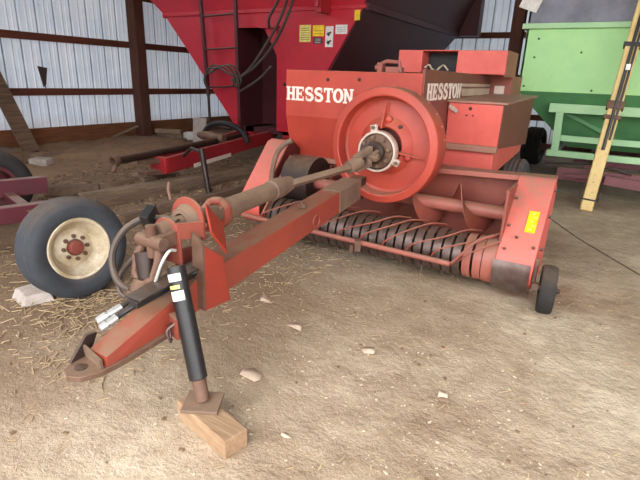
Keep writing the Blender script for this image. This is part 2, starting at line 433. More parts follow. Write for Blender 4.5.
# ------------------------------------------------------------------ THE BALER
B = thing('hay_baler', 'red square hay baler with big front flywheel and long tongue', 'hay baler', (-2.1, 4.6, 0))
def build_baler():
    # --- main housing
    x0, x1, yf = -2.88, -1.46, 4.10
    body = MB().prism([(x0, yf, 1.19), (x0, yf, 1.62), (x0, 6.55, 1.66), (x0, 6.55, .70), (x0, 4.35, .70), (x0, yf+.11, .79)], (x1-x0-.012, 0, 0)).build('housing', 'red', B, bevel=.008, angle=9)
    MB().box(x0-.01, x1-.01, yf+.06, 4.42, .745, .79).build('lower_lip', 'dustylid', body, bevel=.004)
    MB().box(x1-.03, x1, yf+.012, 6.55, .80, 1.655).build('side_panel', 'maroonside', B, bevel=.006)
    mb = MB(); letters(mb, 'HESSTON', (x0+.01, yf-.001, 1.335), (1, 0, 0), (0, 0, 1), .13, .108, -.001, w=.25)
    mb.build('lettering', 'white', B)['label'] = 'large white slab serif lettering on the front'
    mb = MB(); letters(mb, 'HESSTON', (x1+.001, 4.19, 1.395), (0, 1, .012), (0, 0, 1), .145, .145, .006, w=.26)
    mb.build('lettering', 'white', B)['label'] = 'narrow white lettering on the brown side panel'
    mb = MB()
    mb.hexa([(x1-.004, 5.30, 1.425), (x1+.004, 5.30, 1.425), (x1+.004, 6.52, 1.43), (x1-.004, 6.52, 1.43), (x1-.004, 5.24, 1.50), (x1+.004, 5.24, 1.50), (x1+.004, 6.52, 1.505), (x1-.004, 6.52, 1.505)])
    mb.hexa([(x1-.004, 5.22, 1.52), (x1+.004, 5.22, 1.52), (x1+.004, 6.52, 1.525), (x1-.004, 6.52, 1.525), (x1-.004, 5.20, 1.55), (x1+.004, 5.20, 1.55), (x1+.004, 6.52, 1.555), (x1-.004, 6.52, 1.555)])
    mb.build('stripe', 'cream', B)
    mb = MB()
    for p in ((-2.4, 1.54), (-2.07, 1.55)): MB().lathe([(0, -.006), (.016, -.005), (.017, .004), (0, .004)], (p[0], yf, p[1]), (0, 1, 0), 10).build('bolt', 'greasy', B)
    # --- rear knotter housing
    ky, kx0, kx1, kz0, kz1 = 6.0, -2.50, -1.20, 1.66, 1.92
    k = MB()
    k.box(kx0, -2.19, ky, 6.6, kz0, kz1).box(-1.76, kx1, ky, 6.6, kz0, kz1).box(-2.19, -1.76, 6.3, 6.6, kz0, kz1).box(-2.19, -1.76, ky, 6.3, kz1-.012, kz1+.002)
    kn = k.build('knotter_cover', 'pink', B, bevel=.01); kn['label'] = 'faded pink red cover at the rear with a dark opening'
    MB().box(-2.185, -1.765, 6.22, 6.295, kz0, kz1-.02).build('opening_shade', 'blackplastic_shade', kn)  # black sheet standing in for the shade inside the opening
    pts = [(-2.17+.05*i, 6.05+.02*math.sin(i*2.1), 1.70+.035*math.sin(i*1.7)+.02) for i in range(7)]
    MB().tube(smooth_path(pts, 6), .010, 6).build('twine', 'twine', kn)
    MB().box(kx1-.01, kx1+.006, ky+.02, 6.62, kz0-.02, kz1+.0).build('end_plate', 'dustyred', kn)
    MB().box(-1.50, -1.22, 6.62, 7.3, 1.05, 1.66).build('bale_chamber', 'dustyred', B, bevel=.008)
    MB().box(-1.42, -1.30, 6.612, 6.622, 1.40, 1.54).build('decal', 'white', B)
    MB().box(-2.6, -1.6, 6.5, 8.2, .62, 1.2).build('bale_case', 'darkred', B, bevel=.01)
    mb = MB()
    mb.box(-2.30, -2.24, 4.95, 5.03, 1.62, 1.73).tube([(-2.26, 4.98, 1.72), (-2.2, 4.98, 1.745), (-2.06, 4.98, 1.735), (-2.04, 4.98, 1.64)], .022, 8).box(-2.2, -2.05, 4.95, 5.1, 1.63, 1.69)
    mb.ball((-2.3, 4.97, 1.68), .035)
    mb.build('linkage', 'dustyred', B)
    # --- twine box on the right
    ty, tx0, tx1 = 4.84, -1.455, -.945
    T = MB()
    T.hexa([(tx0, ty+.03, .98), (tx1, ty+.03, .98), (tx1, 6.6, .86), (tx0, 6.6, .86), (tx0, ty, 1.375), (tx1+.01, ty, 1.375), (tx1+.01, 6.62, 1.42), (tx0, 6.62, 1.42)])
    T.hexa([(tx0, ty+.03, .685), (tx1-.02, ty+.03, .685), (tx1-.02, 6.4, .78), (tx0, 6.4, .78), (tx0, ty+.03, .98), (tx1-.02, ty+.03, .98), (tx1-.02, 6.5, .90), (tx0, 6.5, .90)])
    tb = T.build('twine_box', 'pink', B, bevel=.012); tb['label'] = 'faded pink twine box on the right side'
    MB().hexa([(tx0-.01, ty-.02, 1.375), (tx1+.05, ty-.02, 1.375), (tx1+.05, 6.66, 1.425), (tx0-.01, 6.66, 1.425), (tx0-.01, ty-.02, 1.395), (tx1+.05, ty-.02, 1.395), (tx1+.05, 6.66, 1.445), (tx0-.01, 6.66, 1.445)]).build('lid', 'dustylid', tb, bevel=.004)
    MB().hexa([(tx0, ty-.03, .925), (tx1+.012, ty-.03, .925), (tx1+.012, ty+.04, .925), (tx0, ty+.04, .925), (tx0, ty-.03, .985), (tx1+.012, ty-.03, .985), (tx1+.012, ty+.04, .985), (tx0, ty+.04, .985)]).build('front_lip', 'dustylid', tb, bevel=.008)
    MB().hexa([(tx1-.004, ty+.05, .965), (tx1+.006, ty+.05, .965), (tx1+.006, 6.58, .86), (tx1-.004, 6.58, .86), (tx1+.002, ty+.02, 1.37), (tx1+.014, ty+.02, 1.37), (tx1+.014, 6.6, 1.415), (tx1+.002, 6.6, 1.415)]).build('side_plate', 'maroonside', tb)
    mb = MB()
    for q in ((-1.235, 1.325, .017), (-1.265, 1.26, .008), (-1.205, 1.26, .008)): MB().lathe([(0, -.003), (q[2], -.003), (q[2], .008), (0, .008)], (q[0], ty+.002, q[1]), (0, 1, 0), 12).build('hole', 'greasy', tb)
    MB().cbox((-1.395, ty-.012, 1.315), (.10, .02, .035), ry=.6).ball((-1.42, ty-.02, 1.335), .016).ball((-1.37, ty-.02, 1.295), .016).build('latch', 'whitering', tb)
    # --- chassis, axle and main wheels
    MB().box(-2.75, -1.6, 4.3, 6.6, .45, .72).box(-2.9, -1.0, 6.1, 6.24, .30, .44).build('chassis', 'darkframe', B)
    for cx, ax in ((-.93, (1, 0, 0)), (-3.1, (-1, 0, 0))):
        w = MB().lathe(tire_profile(.37, .28, .22, 4), (cx, 6.05, .37), ax, 48).build('main_wheel', 'rubber', B)
        MB().lathe([(.225, .11), (.21, .115), (.16, .06), (.06, .05), (.06, .09), (0, .09), (0, -.1), (.22, -.1)], (cx, 6.05, .37), ax, 32).build('rim', 'rimcream', w)
    # --- flywheel shroud and drive
    fc = V((-1.615, 3.66, 1.035))
    fp = [(.462, .24), (.468, .23), (.474, .045), (.466, .022), (.412, .0), (.402, .004), (.397, .03), (.393, .115), (.37, .125), (.24, .105), (.20, .07), (.165, .045), (.15, .06), (.15, .15), (.38, .16), (.45, .12), (.452, .24)]
    fw = MB().lathe(fp, fc, (0, 1, 0), 72).build('flywheel', 'redwheel', B, angle=18)
    MB().lathe([(0, .12), (.17, .12), (.17, .30), (0, .30)], fc, (0, 1, 0), 24).box(-1.72, -1.48, 3.9, 4.13, .9, 1.15).build('flywheel_bearing', 'darkred', B)
    for a in (math.radians(93), math.radians(-12), math.radians(213)):
        d = V((math.cos(a), 0, math.sin(a))); pz = fc + V((0, .085, 0))
        n = V((-d.z, 0, d.x))
        mb = MB(); mb.prism([pz + d*.15 + n*.006, pz + d*.35 + n*.006, pz + d*.15 + V((0, -.10, 0)) + n*.006], n*(-.012))
        mb.ball(pz + d*.215 + V((0, -.01, 0)) - n*.025, .036, 10, (1, .8, 1)); mb.build('web', 'redwheel', fw)
    mb = MB()
    mb.lathe([(0, -.002), (.016, -.002), (.016, .02), (0, .02)], fc + V((.125, .062, .165)), (0, 1, 0), 12)
    mb.build('hole', 'greasy', fw)
    mb = MB()
    for k in range(10):
        a = math.radians(10+k*13); MB().ball(fc + V((.472*math.cos(a), .17, .472*math.sin(a))), .010, 8).build('rivet', 'dustyred', fw)
    hc = V((-1.63, 3.60, 1.0))
    mb = MB().lathe([(.147, .0), (.165, 0), (.168, .012), (.168, .07), (.15, .10), (.147, .03)], hc, (0, 1, 0), 40)
    for a in (math.radians(102), math.radians(-22), math.radians(220)):
        d = V((math.cos(a), 0, math.sin(a))); c = hc + d*.185 + V((0, .02, 0))
        mb.beam(hc + d*.15 + V((0, .02, 0)), hc + d*.215 + V((0, .02, 0)), .055, .035, (0, 1, 0))
    wr = mb.build('clutch_ring', 'whitering', B, bevel=.004); wr['label'] = 'dirty white ring around the drive hub'
    mb = MB()
    for a in (math.radians(102), math.radians(-22), math.radians(220)):
        d = V((math.cos(a), 0, math.sin(a))); MB().lathe([(0, -.018), (.016, -.018), (.016, .01), (0, .01)], hc + d*.195, (0, 1, 0), 6).build('bolt', 'shaft', wr)
    cl = MB().lathe([(0, -.004), (.10, -.004), (.138, .012), (.146, .05), (0, .05)], hc, (0, 1, 0), 36).build('clutch', 'rusty', B)
    mb = MB()
    for k in range(8):
        a = 2*PI*(k+.3)/8; MB().lathe([(0, -.03), (.015, -.03), (.019, .008), (0, .008)], hc + V((.118*math.cos(a), 0, .118*math.sin(a))), (0, 1, 0), 6).build('bolt', 'shaft', cl)
    MB().lathe([(0, -.075), (.075, -.075), (.09, -.06), (.09, -.035), (.06, -.03), (.06, -.0), (0, -.0)], hc, (0, 1, 0), 30).build('hub', 'greasy', cl)
    # --- drive shaft with joints
    a = V((-1.635, 3.49, .975)); b = V((-1.70, 3.27, .905)); m1 = V((-2.0, 2.92, .785))
    s0 = V((-1.865, 2.02, .80))
    d = (b-s0).normalized()
    yk = MB().beam(hc + V((-.05, -.05, .0)), a + V((-.06, -.02, 0)), .035, .07).beam(hc + V((.05, -.05, 0)), a + V((.05, -.02, 0)), .035, .07).tube([a + V((-.09, 0, 0)), a + V((.08, 0, 0))], .026, 10).tube([a + V((0, 0, -.08)), a + V((0, 0, .08))], .026, 10)
    yk.beam(a + V((0, 0, .06)), a + (b-a)*.7 + V((0, 0, .045)), .06, .03).beam(a + V((0, 0, -.06)), a + (b-a)*.7 + V((0, 0, -.045)), .06, .03)
    yk.tube([a+(b-a)*.5, b], [.055, .048], 14)
    e0 = b; e1 = V((-1.885, 2.62, .835)); e2 = s0
    ds = MB().tube([e0, e1], .03, 4).build('drive_shaft', 'shaft', B)
    yk.build('universal_joint', 'shaft', ds)
    dd = (e2-e1).normalized()
    MB().tube([e1 + dd*(-.13), e1 + dd*(-.02), e1, e1+dd*.10, e1+dd*.105, e2-dd*.06, e2], [.05, .066, .07, .07, .06, .06, .062], 20).build('shaft_guard', 'shaft', ds)
    mb = MB().lathe([(.05, -.03), (.085, -.03), (.092, 0), (.085, .03), (.05, .03)], e2 + dd*.03, dd, 24)
    mb.tube([e2 + dd*.05 + V((.03, 0, .075)), e2 + dd*.1 + V((.0, 0, .08)), e2 + dd*.15 + V((-.0, 0, .045))], .02, 8)
    mb.tube([e2 + dd*.05 + V((.03, 0, -.075)), e2 + dd*.1 + V((.0, 0, -.08)), e2 + dd*.15 + V((-.0, 0, -.045))], .02, 8)
    mb.build('guard_bell', 'redworn', ds)
    # --- tongue
    t0 = V((-1.672, 1.045, .455)); t1 = V((-1.835, 3.25, .625)); t2 = V((-1.90, 4.2, .69))
    tm = t0 + (t1-t0)*.25
    tg = MB().beam(tm, t1, .16, .17).hexa([(-1.737, 1.03, .372), (-1.607, 1.03, .372), (tm.x+.08, tm.y, tm.z-.0845), (tm.x-.08, tm.y, tm.z-.0845), (-1.73, 1.04, .425), (-1.615, 1.04, .425), (tm.x+.079, tm.y, tm.z+.0845), (tm.x-.079, tm.y, tm.z+.0845)]).build('tongue', 'tonguered', B)
    MB().beam(t1, t1+(t2-t1)*.45, .17, .18).build('tongue_root', 'shaft', B, bevel=.008)
    MB().beam(t1+(t2-t1)*.45, t2, .17, .18).build('tongue_pivot', 'darkframe', B)  # rear of the tongue coloured dark for the shade under the flywheel
    tu = (t1-t0).normalized()
    q = t0 + tu*1.74 + V((0, 0, .0875))
    MB().lathe([(0, .03), (.03, .03), (.035, .0), (0, 0)], q, (0, 0, 1), 6).lathe([(0, .045), (.016, .045), (.016, 0), (0, 0)], q, (0, 0, 1), 8).build('bolt', 'rusty', tg)
    q2 = t0 + tu*1.81 + V((.081, 0, -.02))
    MB().lathe([(.042, 0), (.05, .006), (.042, .012), (.035, .006)], q2, (1, 0, 0), 20).build('pipe_stub', 'tonguered', tg)
    # hitch: two plates with a pin hole
    hx = -1.685
    lo = MB().prism([(hx-.085, 1.35, .396), (hx+.085, 1.35, .396), (hx+.09, 1.12, .386), (hx+.08, 1.0, .382), (hx+.045, .93, .380), (hx-.01, .905, .379), (hx-.06, .93, .380), (hx-.09, 1.0, .382), (hx-.09, 1.12, .386)], (0, 0, -.026)).build('hitch_plate', 'rusty', B, bevel=.004)
    MB().prism([(hx-.088, .965, .381), (hx-.088, 1.06, .385), (hx-.088, 1.10, .47), (hx-.088, 1.05, .475)], (.016, 0, 0)).build('hitch_gusset', 'greasy', lo)
    MB().prism([(hx-.085, 1.045, .384), (hx+.07, 1.02, .384), (hx+.06, 1.022, .42), (hx-.085, 1.04, .44)], (0, -.012, 0)).build('tongue_end_plate', 'shaft', lo)
    MB().lathe([(0, .0), (.026, .0), (.026, .003), (0, .003)], (hx-.015, .975, .3805), (0, 0, 1), 16).build('pin_hole', 'greasy', lo)
    # black tray on the tongue
    MB().beam(V((-1.66, 1.22, .58)), V((-1.67, 1.62, .615)), .06, .03).beam(V((-1.66, 1.22, .605)), V((-1.67, 1.62, .642)), .10, .012).build('hose_tray', 'black', B, bevel=.004)
    # --- driveline support on the tongue
    P = MB()
    P.prism([(-1.592, 1.60, .76), (-1.592, 1.585, .415), (-1.592, 1.775, .405), (-1.592, 1.73, .665)], (-.014, 0, 0))
    pe = P.build('support_plate', 'redbright', B, bevel=.003); pe['label'] = 'bright red plates bolted to the tongue'
    MB().prism([(-1.66, 1.575, .44), (-1.592, 1.575, .42), (-1.592, 1.585, .76), (-1.62, 1.585, .80), (-1.66, 1.585, .82)], (0, .014, 0)).build('support_web', 'rusty', pe)
    MB().prism([(-1.80, 1.60, .70), (-1.80, 1.585, .44), (-1.80, 1.80, .44), (-1.80, 1.75, .68)], (.014, 0, 0)).build('support_plate', 'redworn', pe)
    arch = lambda cx, cz, y, w, ztop, zb: [(cx-w, y, zb), (cx+w, y, zb), (cx+w, y, cz)] + [(cx+w*math.cos(q), y, cz+(ztop-cz)*math.sin(q)) for q in [PI*i/10 for i in range(1, 10)]] + [(cx-w, y, cz)]
    bp = MB().prism(arch(-1.765, .86, 1.66, .11, .965, .76), (0, .016, 0)).build('bearing_plate', 'redworn', B, bevel=.003)
    MB().prism([(-1.64, 1.66, .93), (-1.61, 1.66, .80), (-1.595, 1.75, .67), (-1.66, 1.80, .80), (-1.70, 1.72, .92)], (.012, .0, .014)).build('support_gusset', 'redbright', pe, bevel=.003)
    MB().tube([(-1.885, 1.67, .93), (-1.90, 1.67, .985), (-1.90, 1.68, 1.02)], .010, 6).build('hook', 'rusty', bp)
    MB().lathe([(.045, -.04), (.068, -.04), (.078, -.01), (.085, 0), (.085, .04), (.045, .04)], (-1.765, 1.655, .845), (0, 1, .02), 28).build('bearing', 'shaft', bp)
    MB().lathe([(0, -.02), (.04, -.02), (.044, .05), (.044, .18), (.056, .19), (.056, .22), (.038, .22), (.038, .32), (0, .32)], (-1.77, 1.50, .83), (-.03, 1, .02), 24).build('stub_shaft', 'shaft', B)
    MB().tube([(-1.78, 1.8, .84), (-1.85, 1.98, .80)], [.04, .05], 14).tube([(-1.90, 1.93, .82), (-1.79, 1.95, .82)], .03, 12).build('joint', 'shaft', ds)
    p2 = MB().prism(arch(-1.775, .80, 1.53, .09, .885, .66), (0, .014, 0)).build('front_plate', 'redworn', B, bevel=.003)
    MB().beam((-1.70, 1.53, .83), (-1.66, 1.66, .82), .02, .08).build('side_bracket', 'redworn', p2)
    MB().beam((-1.855, 1.53, .78), (-1.86, 1.66, .80), .02, .08).build('side_bracket', 'redworn', p2)
    # front universal joint, hanging
    j = MB()
    c0 = V((-1.775, 1.47, .80))
    j.beam(c0 + V((.05, .08, 0)), c0 + V((.045, -.02, -.01)), .045, .07).beam(c0 + V((-.05, .08, 0)), c0 + V((-.06, -.02, -.01)), .045, .07)
    j.tube([c0 + V((-.085, -.03, -.01)), c0 + V((.085, -.03, -.01))], .034, 14)
    j.tube([c0 + V((0, -.03, -.09)), c0 + V((0, -.03, .07))], .026, 12)
    j.build('front_joint', 'rusty', B, bevel=.004)
    c1 = V((-1.80, 1.42, .665))
    yk2 = MB()
    yk2.tube([c1 + V((-.06, .04, .09)), c1 + V((-.085, .02, .03)), c1 + V((-.07, -.01, -.05)), c1 + V((0, -.03, -.085)), c1 + V((.065, -.02, -.05)), c1 + V((.075, .01, .03)), c1 + V((.05, .04, .09))], .024, 10)
    yk2.tube([c1 + V((0, -.02, -.07)), c1 + V((.0, -.05, -.13))], [.05, .055], 18).lathe([(.03, 0), (.062, 0), (.066, .02), (.062, .05), (.03, .05)], c1 + V((0, -.045, -.115)), (0, -.3, -.9), 22)
    yk2.build('tractor_yoke', 'rusty', B)
    MB().tube([c1 + V((-.03, .02, .06)), c1 + V((.0, -.0, -.06))], [.05, .045], 14).build('joint_cross', 'greasy', B)
    MB().cbox((-1.90, 1.55, .845), (.05, .09, .13), rx=.5, rz=.3).build('rubber_flap', 'blackplastic_shade', B, bevel=.004)
    # hoses and pipe
    MB().tube(smooth_path([(-1.739, 1.576, 0.86), (-1.859, 1.57, 0.86), (-1.962, 1.531, 0.84), (-2.013, 1.457, 0.78), (-2.008, 1.384, 0.68), (-1.94, 1.35, 0.58), (-1.857, 1.372, 0.53)], 8), .017, 8).build('hose', 'hose', B)
    MB().tube(smooth_path([(-1.857, 1.505, 0.72), (-1.945, 1.462, 0.66), (-1.988, 1.409, 0.58), (-1.949, 1.362, 0.52), (-1.893, 1.367, 0.49), (-1.847, 1.402, 0.5)], 8), .012, 8).build('hose', 'hose', B)
    MB().tube(smooth_path([(-1.62, 1.66, .66), (-1.70, 1.50, .605), (-1.79, 1.33, .535), (-1.815, 1.24, .50)], 6), .014, 8).build('hose', 'black', B)
    MB().tube(smooth_path([(-1.63, 1.62, .63), (-1.70, 1.45, .58), (-1.775, 1.27, .50), (-1.785, 1.20, .475)], 6), .016, 8).build('hose', 'black', B)
    for p, dv in (((-1.815, 1.24, .50), (-.022, -.085, -.028)), ((-1.785, 1.20, .475), (-.01, -.06, -.022))):
        p = V(p); dv = V(dv)
        MB().tube([p-dv*.3, p+dv*.35, p+dv*.36, p+dv*.5, p+dv*.51, p+dv], [.018, .018, .013, .013, .02, .017], 12).build('hose_coupler', 'zinc', B)
    MB().tube(smooth_path([(-1.655, 1.475, .76), (-1.66, 1.44, .765), (-1.675, 1.405, .71), (-1.70, 1.38, .62), (-1.735, 1.37, .545)], 6), .008, 8).build('hydraulic_pipe', 'zinc', B)
    # --- jack
    jf = V((-1.392, 1.345, .118)); jt = V((-1.617, 1.435, .705)); jd = (jt-jf).normalized()
    jk = MB().tube([jf + jd*.10, jf + jd*.105, jt-jd*.005, jt], [.036, .043, .043, .036], 20).build('jack', 'black', B); jk['label'] = 'black screw jack holding up the tongue'
    MB().tube([jf, jf+jd*.24], .033, 18).build('jack_leg', 'rusty', jk)
    MB().cbox(jf + V((0, 0, -.014)), (.17, .15, .016), rz=.5).build('jack_foot', 'shaft', jk, bevel=.003)
    lb = jt - jd*.10
    d_, s_, t_ = frame(jd, (.5, -.85, 0))
    def patch(a0, a1, h0, h1, r, name, mat):
        mb = MB(); n = 8; rows = []
        for k in range(n+1):
            a = a0+(a1-a0)*k/n; o = s_*math.cos(a)*r + t_*math.sin(a)*r
            o2 = o*(.9)
            rows.append([mb.bm.verts.new(lb+jd*h0+o), mb.bm.verts.new(lb+jd*h1+o), mb.bm.verts.new(lb+jd*h1+o2), mb.bm.verts.new(lb+jd*h0+o2)])
        for k in range(n):
            for q in range(4): mb.bm.faces.new([rows[k][q], rows[k][(q+1) % 4], rows[k+1][(q+1) % 4], rows[k+1][q]])
        mb.bm.faces.new(rows[0]); mb.bm.faces.new(rows[-1][::-1])
        mb.build(name, mat, jk)
    patch(.9, 2.5, -.06, -.015, .0445, 'jack_label', 'whitesticker'); patch(.9, 2.5, .03, .065, .0445, 'jack_label', 'whitesticker'); patch(1.2, 2.5, -.005, .012, .0445, 'jack_label', 'yellowlight')
    MB().beam(jt - jd*.30 + V((-.02, .0, 0)), jt - jd*.30 + V((-.10, .03, -.0)), .09, .10).build('jack_bracket', 'redworn', jk)
    jb = jf + jd*.33
    MB().tube(smooth_path([jb + V((-.055, -.03, .03)), jb + V((-.075, -.06, 0)), jb + V((-.06, -.06, -.05)), jb + V((-.09, -.03, -.06)), jb + V((-.10, -.02, .0)), jb + V((-.06, -.02, .04))], 5), .008, 6).build('lock_pin', 'steel', jk)
    # --- pickup head
    L, Rg = -3.02, -.31
    cy, cz, br = 3.70, .265, .168
    def arc(r, a0, a1, n=14): return [(cy + r*math.cos(math.radians(a0+(a1-a0)*i/n)), cz + r*math.sin(math.radians(a0+(a1-a0)*i/n))) for i in range(n+1)]
    x = -.675
    while x > L+.32:   # stripper bands
        MB().ribbon(arc(br, 45, 262), x-.060, x, -.007).build('stripper_band', 'dustyred' if x > -.8 else 'steel', B); x -= .079
    MB().ribbon(arc(br+.004, 60, 265), -.668, -.575, -.008).build('end_band', 'dustyred', B)
    MB().ribbon(arc(br+.027, 158, 268), -.585, Rg-.015, -.010).build('end_band', 'steel', B)
    mb = MB(); mb.lathe([(0, 0), (.125, 0), (.125, 2.4), (0, 2.4)], (L+.25, cy, cz), (1, 0, 0), 20); mb.build('tine_drum', 'greasy', B)
    x = -.754-.079; n = 0   # spring tines between the bands
    while x > L+.36:
        a = math.radians((150, 205, 248, 170, 232)[n % 5]); n += 1
        for dx in (-.012, .012):
            pass
        MB().tube([(x+.0075, cy+.12*math.cos(a), cz+.12*math.sin(a)), (x+.0075, cy+.17*math.cos(a), cz+.17*math.sin(a)), (x+.0075, cy+.225*math.cos(a+.12), cz+.225*math.sin(a+.12))], .0045, 6).build('tine', 'steel', B)
        x -= .079
    sh = [(4.06, .885), (3.985, .865), (3.53, .36), (3.515, .31), (3.515, .25), (3.54, .18), (3.62, .12), (3.72, .10), (4.10, .11), (4.20, .45), (4.18, .80)]
    for xa, xb, dz in ((-.575, Rg, 0), (L, -2.76, .06)):
        MB().prism([(xa, y, z+dz) for y, z in sh], (xb-xa, 0, 0)).build('end_shield', 'pink', B, bevel=.006)
    SL = math.atan2(.455, .505)
    MB().cbox((-.395, 3.741, .60), (.072, .006, .18), rx=-SL).build('warning_decal', 'yellowsticker', B)
    mb = MB()
    for k in range(5): mb.cbox((-.395+(.014 if k % 2 else -.004), 3.741-.004+.0148*(k-2)*1.5, .60+.003+.0164*(k-2)*1.5), (.024, .004, .010), rx=-SL)
    mb.build('decal_print', 'yellowlight', B)
    mb = MB()
    for q in ((-.545, 3.86, .733), (-.545, 3.70, .555), (-.34, 3.60, .445), (-.53, 3.57, .41), (-.47, 3.64, .49)):
        MB().ball((q[0], q[1]-.008, q[2]+.006), .012, 8).build('bolt', 'steel', B)
    for q in ((3.97, .80), (3.85, .62), (3.70, .40), (3.6, .25)): MB().lathe([(0, .02), (.012, .02), (.014, 0), (0, 0)], (Rg, q[0]+.06, q[1]), (1, 0, 0), 6).build('bolt', 'steel', B)
    MB().box(-.585, -.567, 3.62, 4.2, .18, .83).build('inner_shield', 'redworn', B)
    MB().prism([(-2.765, y, z+.06) for y, z in sh], (.012, 0, 0)).build('inner_shield', 'darkred', B)
    # back sheet, top tube
    MB().box(L+.2, -.575, 4.24, 4.27, .12, .86).build('back_sheet', 'redworn', B)
    MB().box(L+.25, -.575, 3.80, 4.24, .10, .12).build('bottom_pan', 'darkframe', B)
    MB().hexa([(-1.55, 4.10, .79), (Rg-.01, 4.06, .845), (Rg-.01, 4.24, .845), (-1.55, 4.28, .79), (-1.55, 4.10, .835), (Rg-.01, 4.06, .885), (Rg-.01, 4.24, .885), (-1.55, 4.28, .835)]).build('top_bar', 'dustyred', B, bevel=.006)
    # auger
    ay, az = 4.00, .565
    au = MB().lathe([(0, 0), (.058, 0), (.058, 2.2), (0, 2.2)], (L+.24, ay, az), (1, 0, 0), 20).build('auger', 'dustyred', B)
    def flight(xs, turns, hand, ph):
        mb = MB(); n = int(36*turns); prev = None
        for i in range(n+1):
            a = ph + hand*2*PI*turns*i/n; xx = xs + .42*turns*i/n
            ring = []
            for r, o in ((.055, 0), (.20, 0), (.20, .006), (.055, .006)):
                ring.append(mb.bm.verts.new((xx+o, ay+r*math.cos(a), az+r*math.sin(a))))
            if prev:
                for k in range(4): mb.bm.faces.new([prev[k], prev[(k+1) % 4], ring[(k+1) % 4], ring[k]])
            else: mb.bm.faces.new(ring)
            prev = ring
        mb.bm.faces.new(prev[::-1]); return mb
    flight(-1.62, 2.4, 1, 5.2).build('auger_flight', 'redworn', au)
    flight(-2.75, 1.2, 1, .6).build('auger_flight', 'redworn', au)
    # guard bar and wind guard rods
    MB().tube([(L+.1, 3.47, .27), (-.88, 3.44, .25)], .022, 12).build('guard_bar', 'dustyred', B)
    MB().cbox((-1.66, 3.44, .235), (.05, .07, .09), rz=.4).cbox((-1.70, 3.42, .20), (.03, .05, .07)).build('bar_clamp', 'rusty', B)
    x = L+.3; n = 0
    while x < -.80:
        e = .10 + .05*math.sin(n*1.9)
        if n == 14: break
        MB().tube(smooth_path([(x, 3.47, .27), (x+.06, 3.465, .34), (x+.15+e, 3.54, .425), (x+.27+e, 3.70, .46), (x+.36+e, 3.86, .43)], 5), .007, 6).build('guard_rod', 'redworn', B)
        x += .21; n += 1
    MB().tube(smooth_path([(-.90, 3.44, .25), (-.86, 3.43, .27), (-.80, 3.46, .35), (-.72, 3.54, .44), (-.60, 3.68, .48)], 5), .011, 6).build('guard_rod', 'redworn', B)
    for sx in (-.62, L+.32): MB().beam((sx, 3.47, .27), (sx, 3.95, .80), .02, .05).build('guard_arm', 'redworn', B) if sx < -1 else None
    # left hose hoop on the shield
    MB().tube(smooth_path([(-2.56, 3.76, .99), (-2.62, 3.74, .96), (-2.70, 3.72, .87), (-2.74, 3.70, .72), (-2.75, 3.68, .55), (-2.73, 3.62, .38), (-2.70, 3.54, .24)], 6), .024, 10).build('conduit', 'shaft', B)
    MB().lathe([(.10, 0), (.24, 0), (.24, .30), (.22, .30), (.22, .02), (.10, .02)], (-2.40, 4.0, .58), (-1, 0, 0), 28).build('auger_housing', 'darkframe', B)  # dark colour stands for the shaded hollow of the drum
    # gauge wheel
    gc = V((-.20, 3.56, .175))
    gw = MB().lathe([(.035, -.045), (.165, -.05), (.175, -.035), (.178, 0), (.175, .035), (.165, .05), (.035, .045)], gc, (1, .12, 0), 36).build('gauge_wheel', 'rubberdark', B)
    MB().lathe([(0, -.06), (.035, -.06), (.035, .065), (.016, .067), (.016, .085), (0, .085)], gc, (1, .12, 0), 16).build('gauge_hub', 'greasy', gw)
    MB().beam((-.30, 3.58, .175), (-.23, 3.57, .175), .05, .05).beam((-.30, 3.60, .12), (-.30, 3.66, .36), .02, .06).build('gauge_bracket', 'shaft', B)
build_baler()

# wood under the jack
tag(MB().cbox((-1.335, 1.355, .026), (.20, .16, .052), rz=.5).build('wood_board', 'block', bevel=.004), 'flat wooden board under the jack foot, partly over the block', 'board') if False else None
blk = tag(MB().cbox((-1.315, 1.315, .0475), (.38, .125, .095), rz=-.22).build('wood_block', 'block', bevel=.008), 'squared wooden block lying under the jack foot', 'block')

# ------------------------------------------------------------------ IMPLEMENT on the left
I = thing('farm_implement', 'maroon wheeled implement with cream rim wheel at the left edge', 'implement', (-4.2, 2.2, 0))
def build_implement():
    ax = V((.95, -.31, 0)).normalized()
    w0 = V((-3.12, 1.86, .355)); w1 = w0 - ax*2.42 + V((-.06, -.12, .01))
    wheel(I, w0, V((.97, -.14, .11)), .355, .235, .205, 'rubber', 'rimcream', 'hubred')
    wheel(I, w1, -ax, .36, .25, .205, 'rubberdark', 'implement', 'hubred')
    MB().beam(w0 - ax*.10, w1 + ax*.1, .09, .09).build('axle', 'implement', I, bevel=.006)
    MB().beam(w0 - ax*1.05 + V((0, .1, .02)), w0 - ax*1.05 + V((-.7, -2.2, .02)), .10, .14).build('frame_beam', 'implement', I, bevel=.006)
    MB().beam(w0 - ax*1.75 + V((0, .25, .09)), w0 - ax*1.75 + V((-.7, -2.2, .09)), .10, .16).build('frame_beam', 'implement', I, bevel=.006)
build_implement()
tag(MB().hexa([(-3.42, 1.53, 0), (-3.20, 1.49, 0), (-3.12, 1.68, 0), (-3.38, 1.74, 0), (-3.40, 1.56, .075), (-3.22, 1.53, .068), (-3.16, 1.67, .07), (-3.37, 1.71, .08)]).build('concrete_chunk', 'stone', bevel=.012), 'pale concrete chunk wedged in front of the cream rimmed wheel', 'concrete chunk')

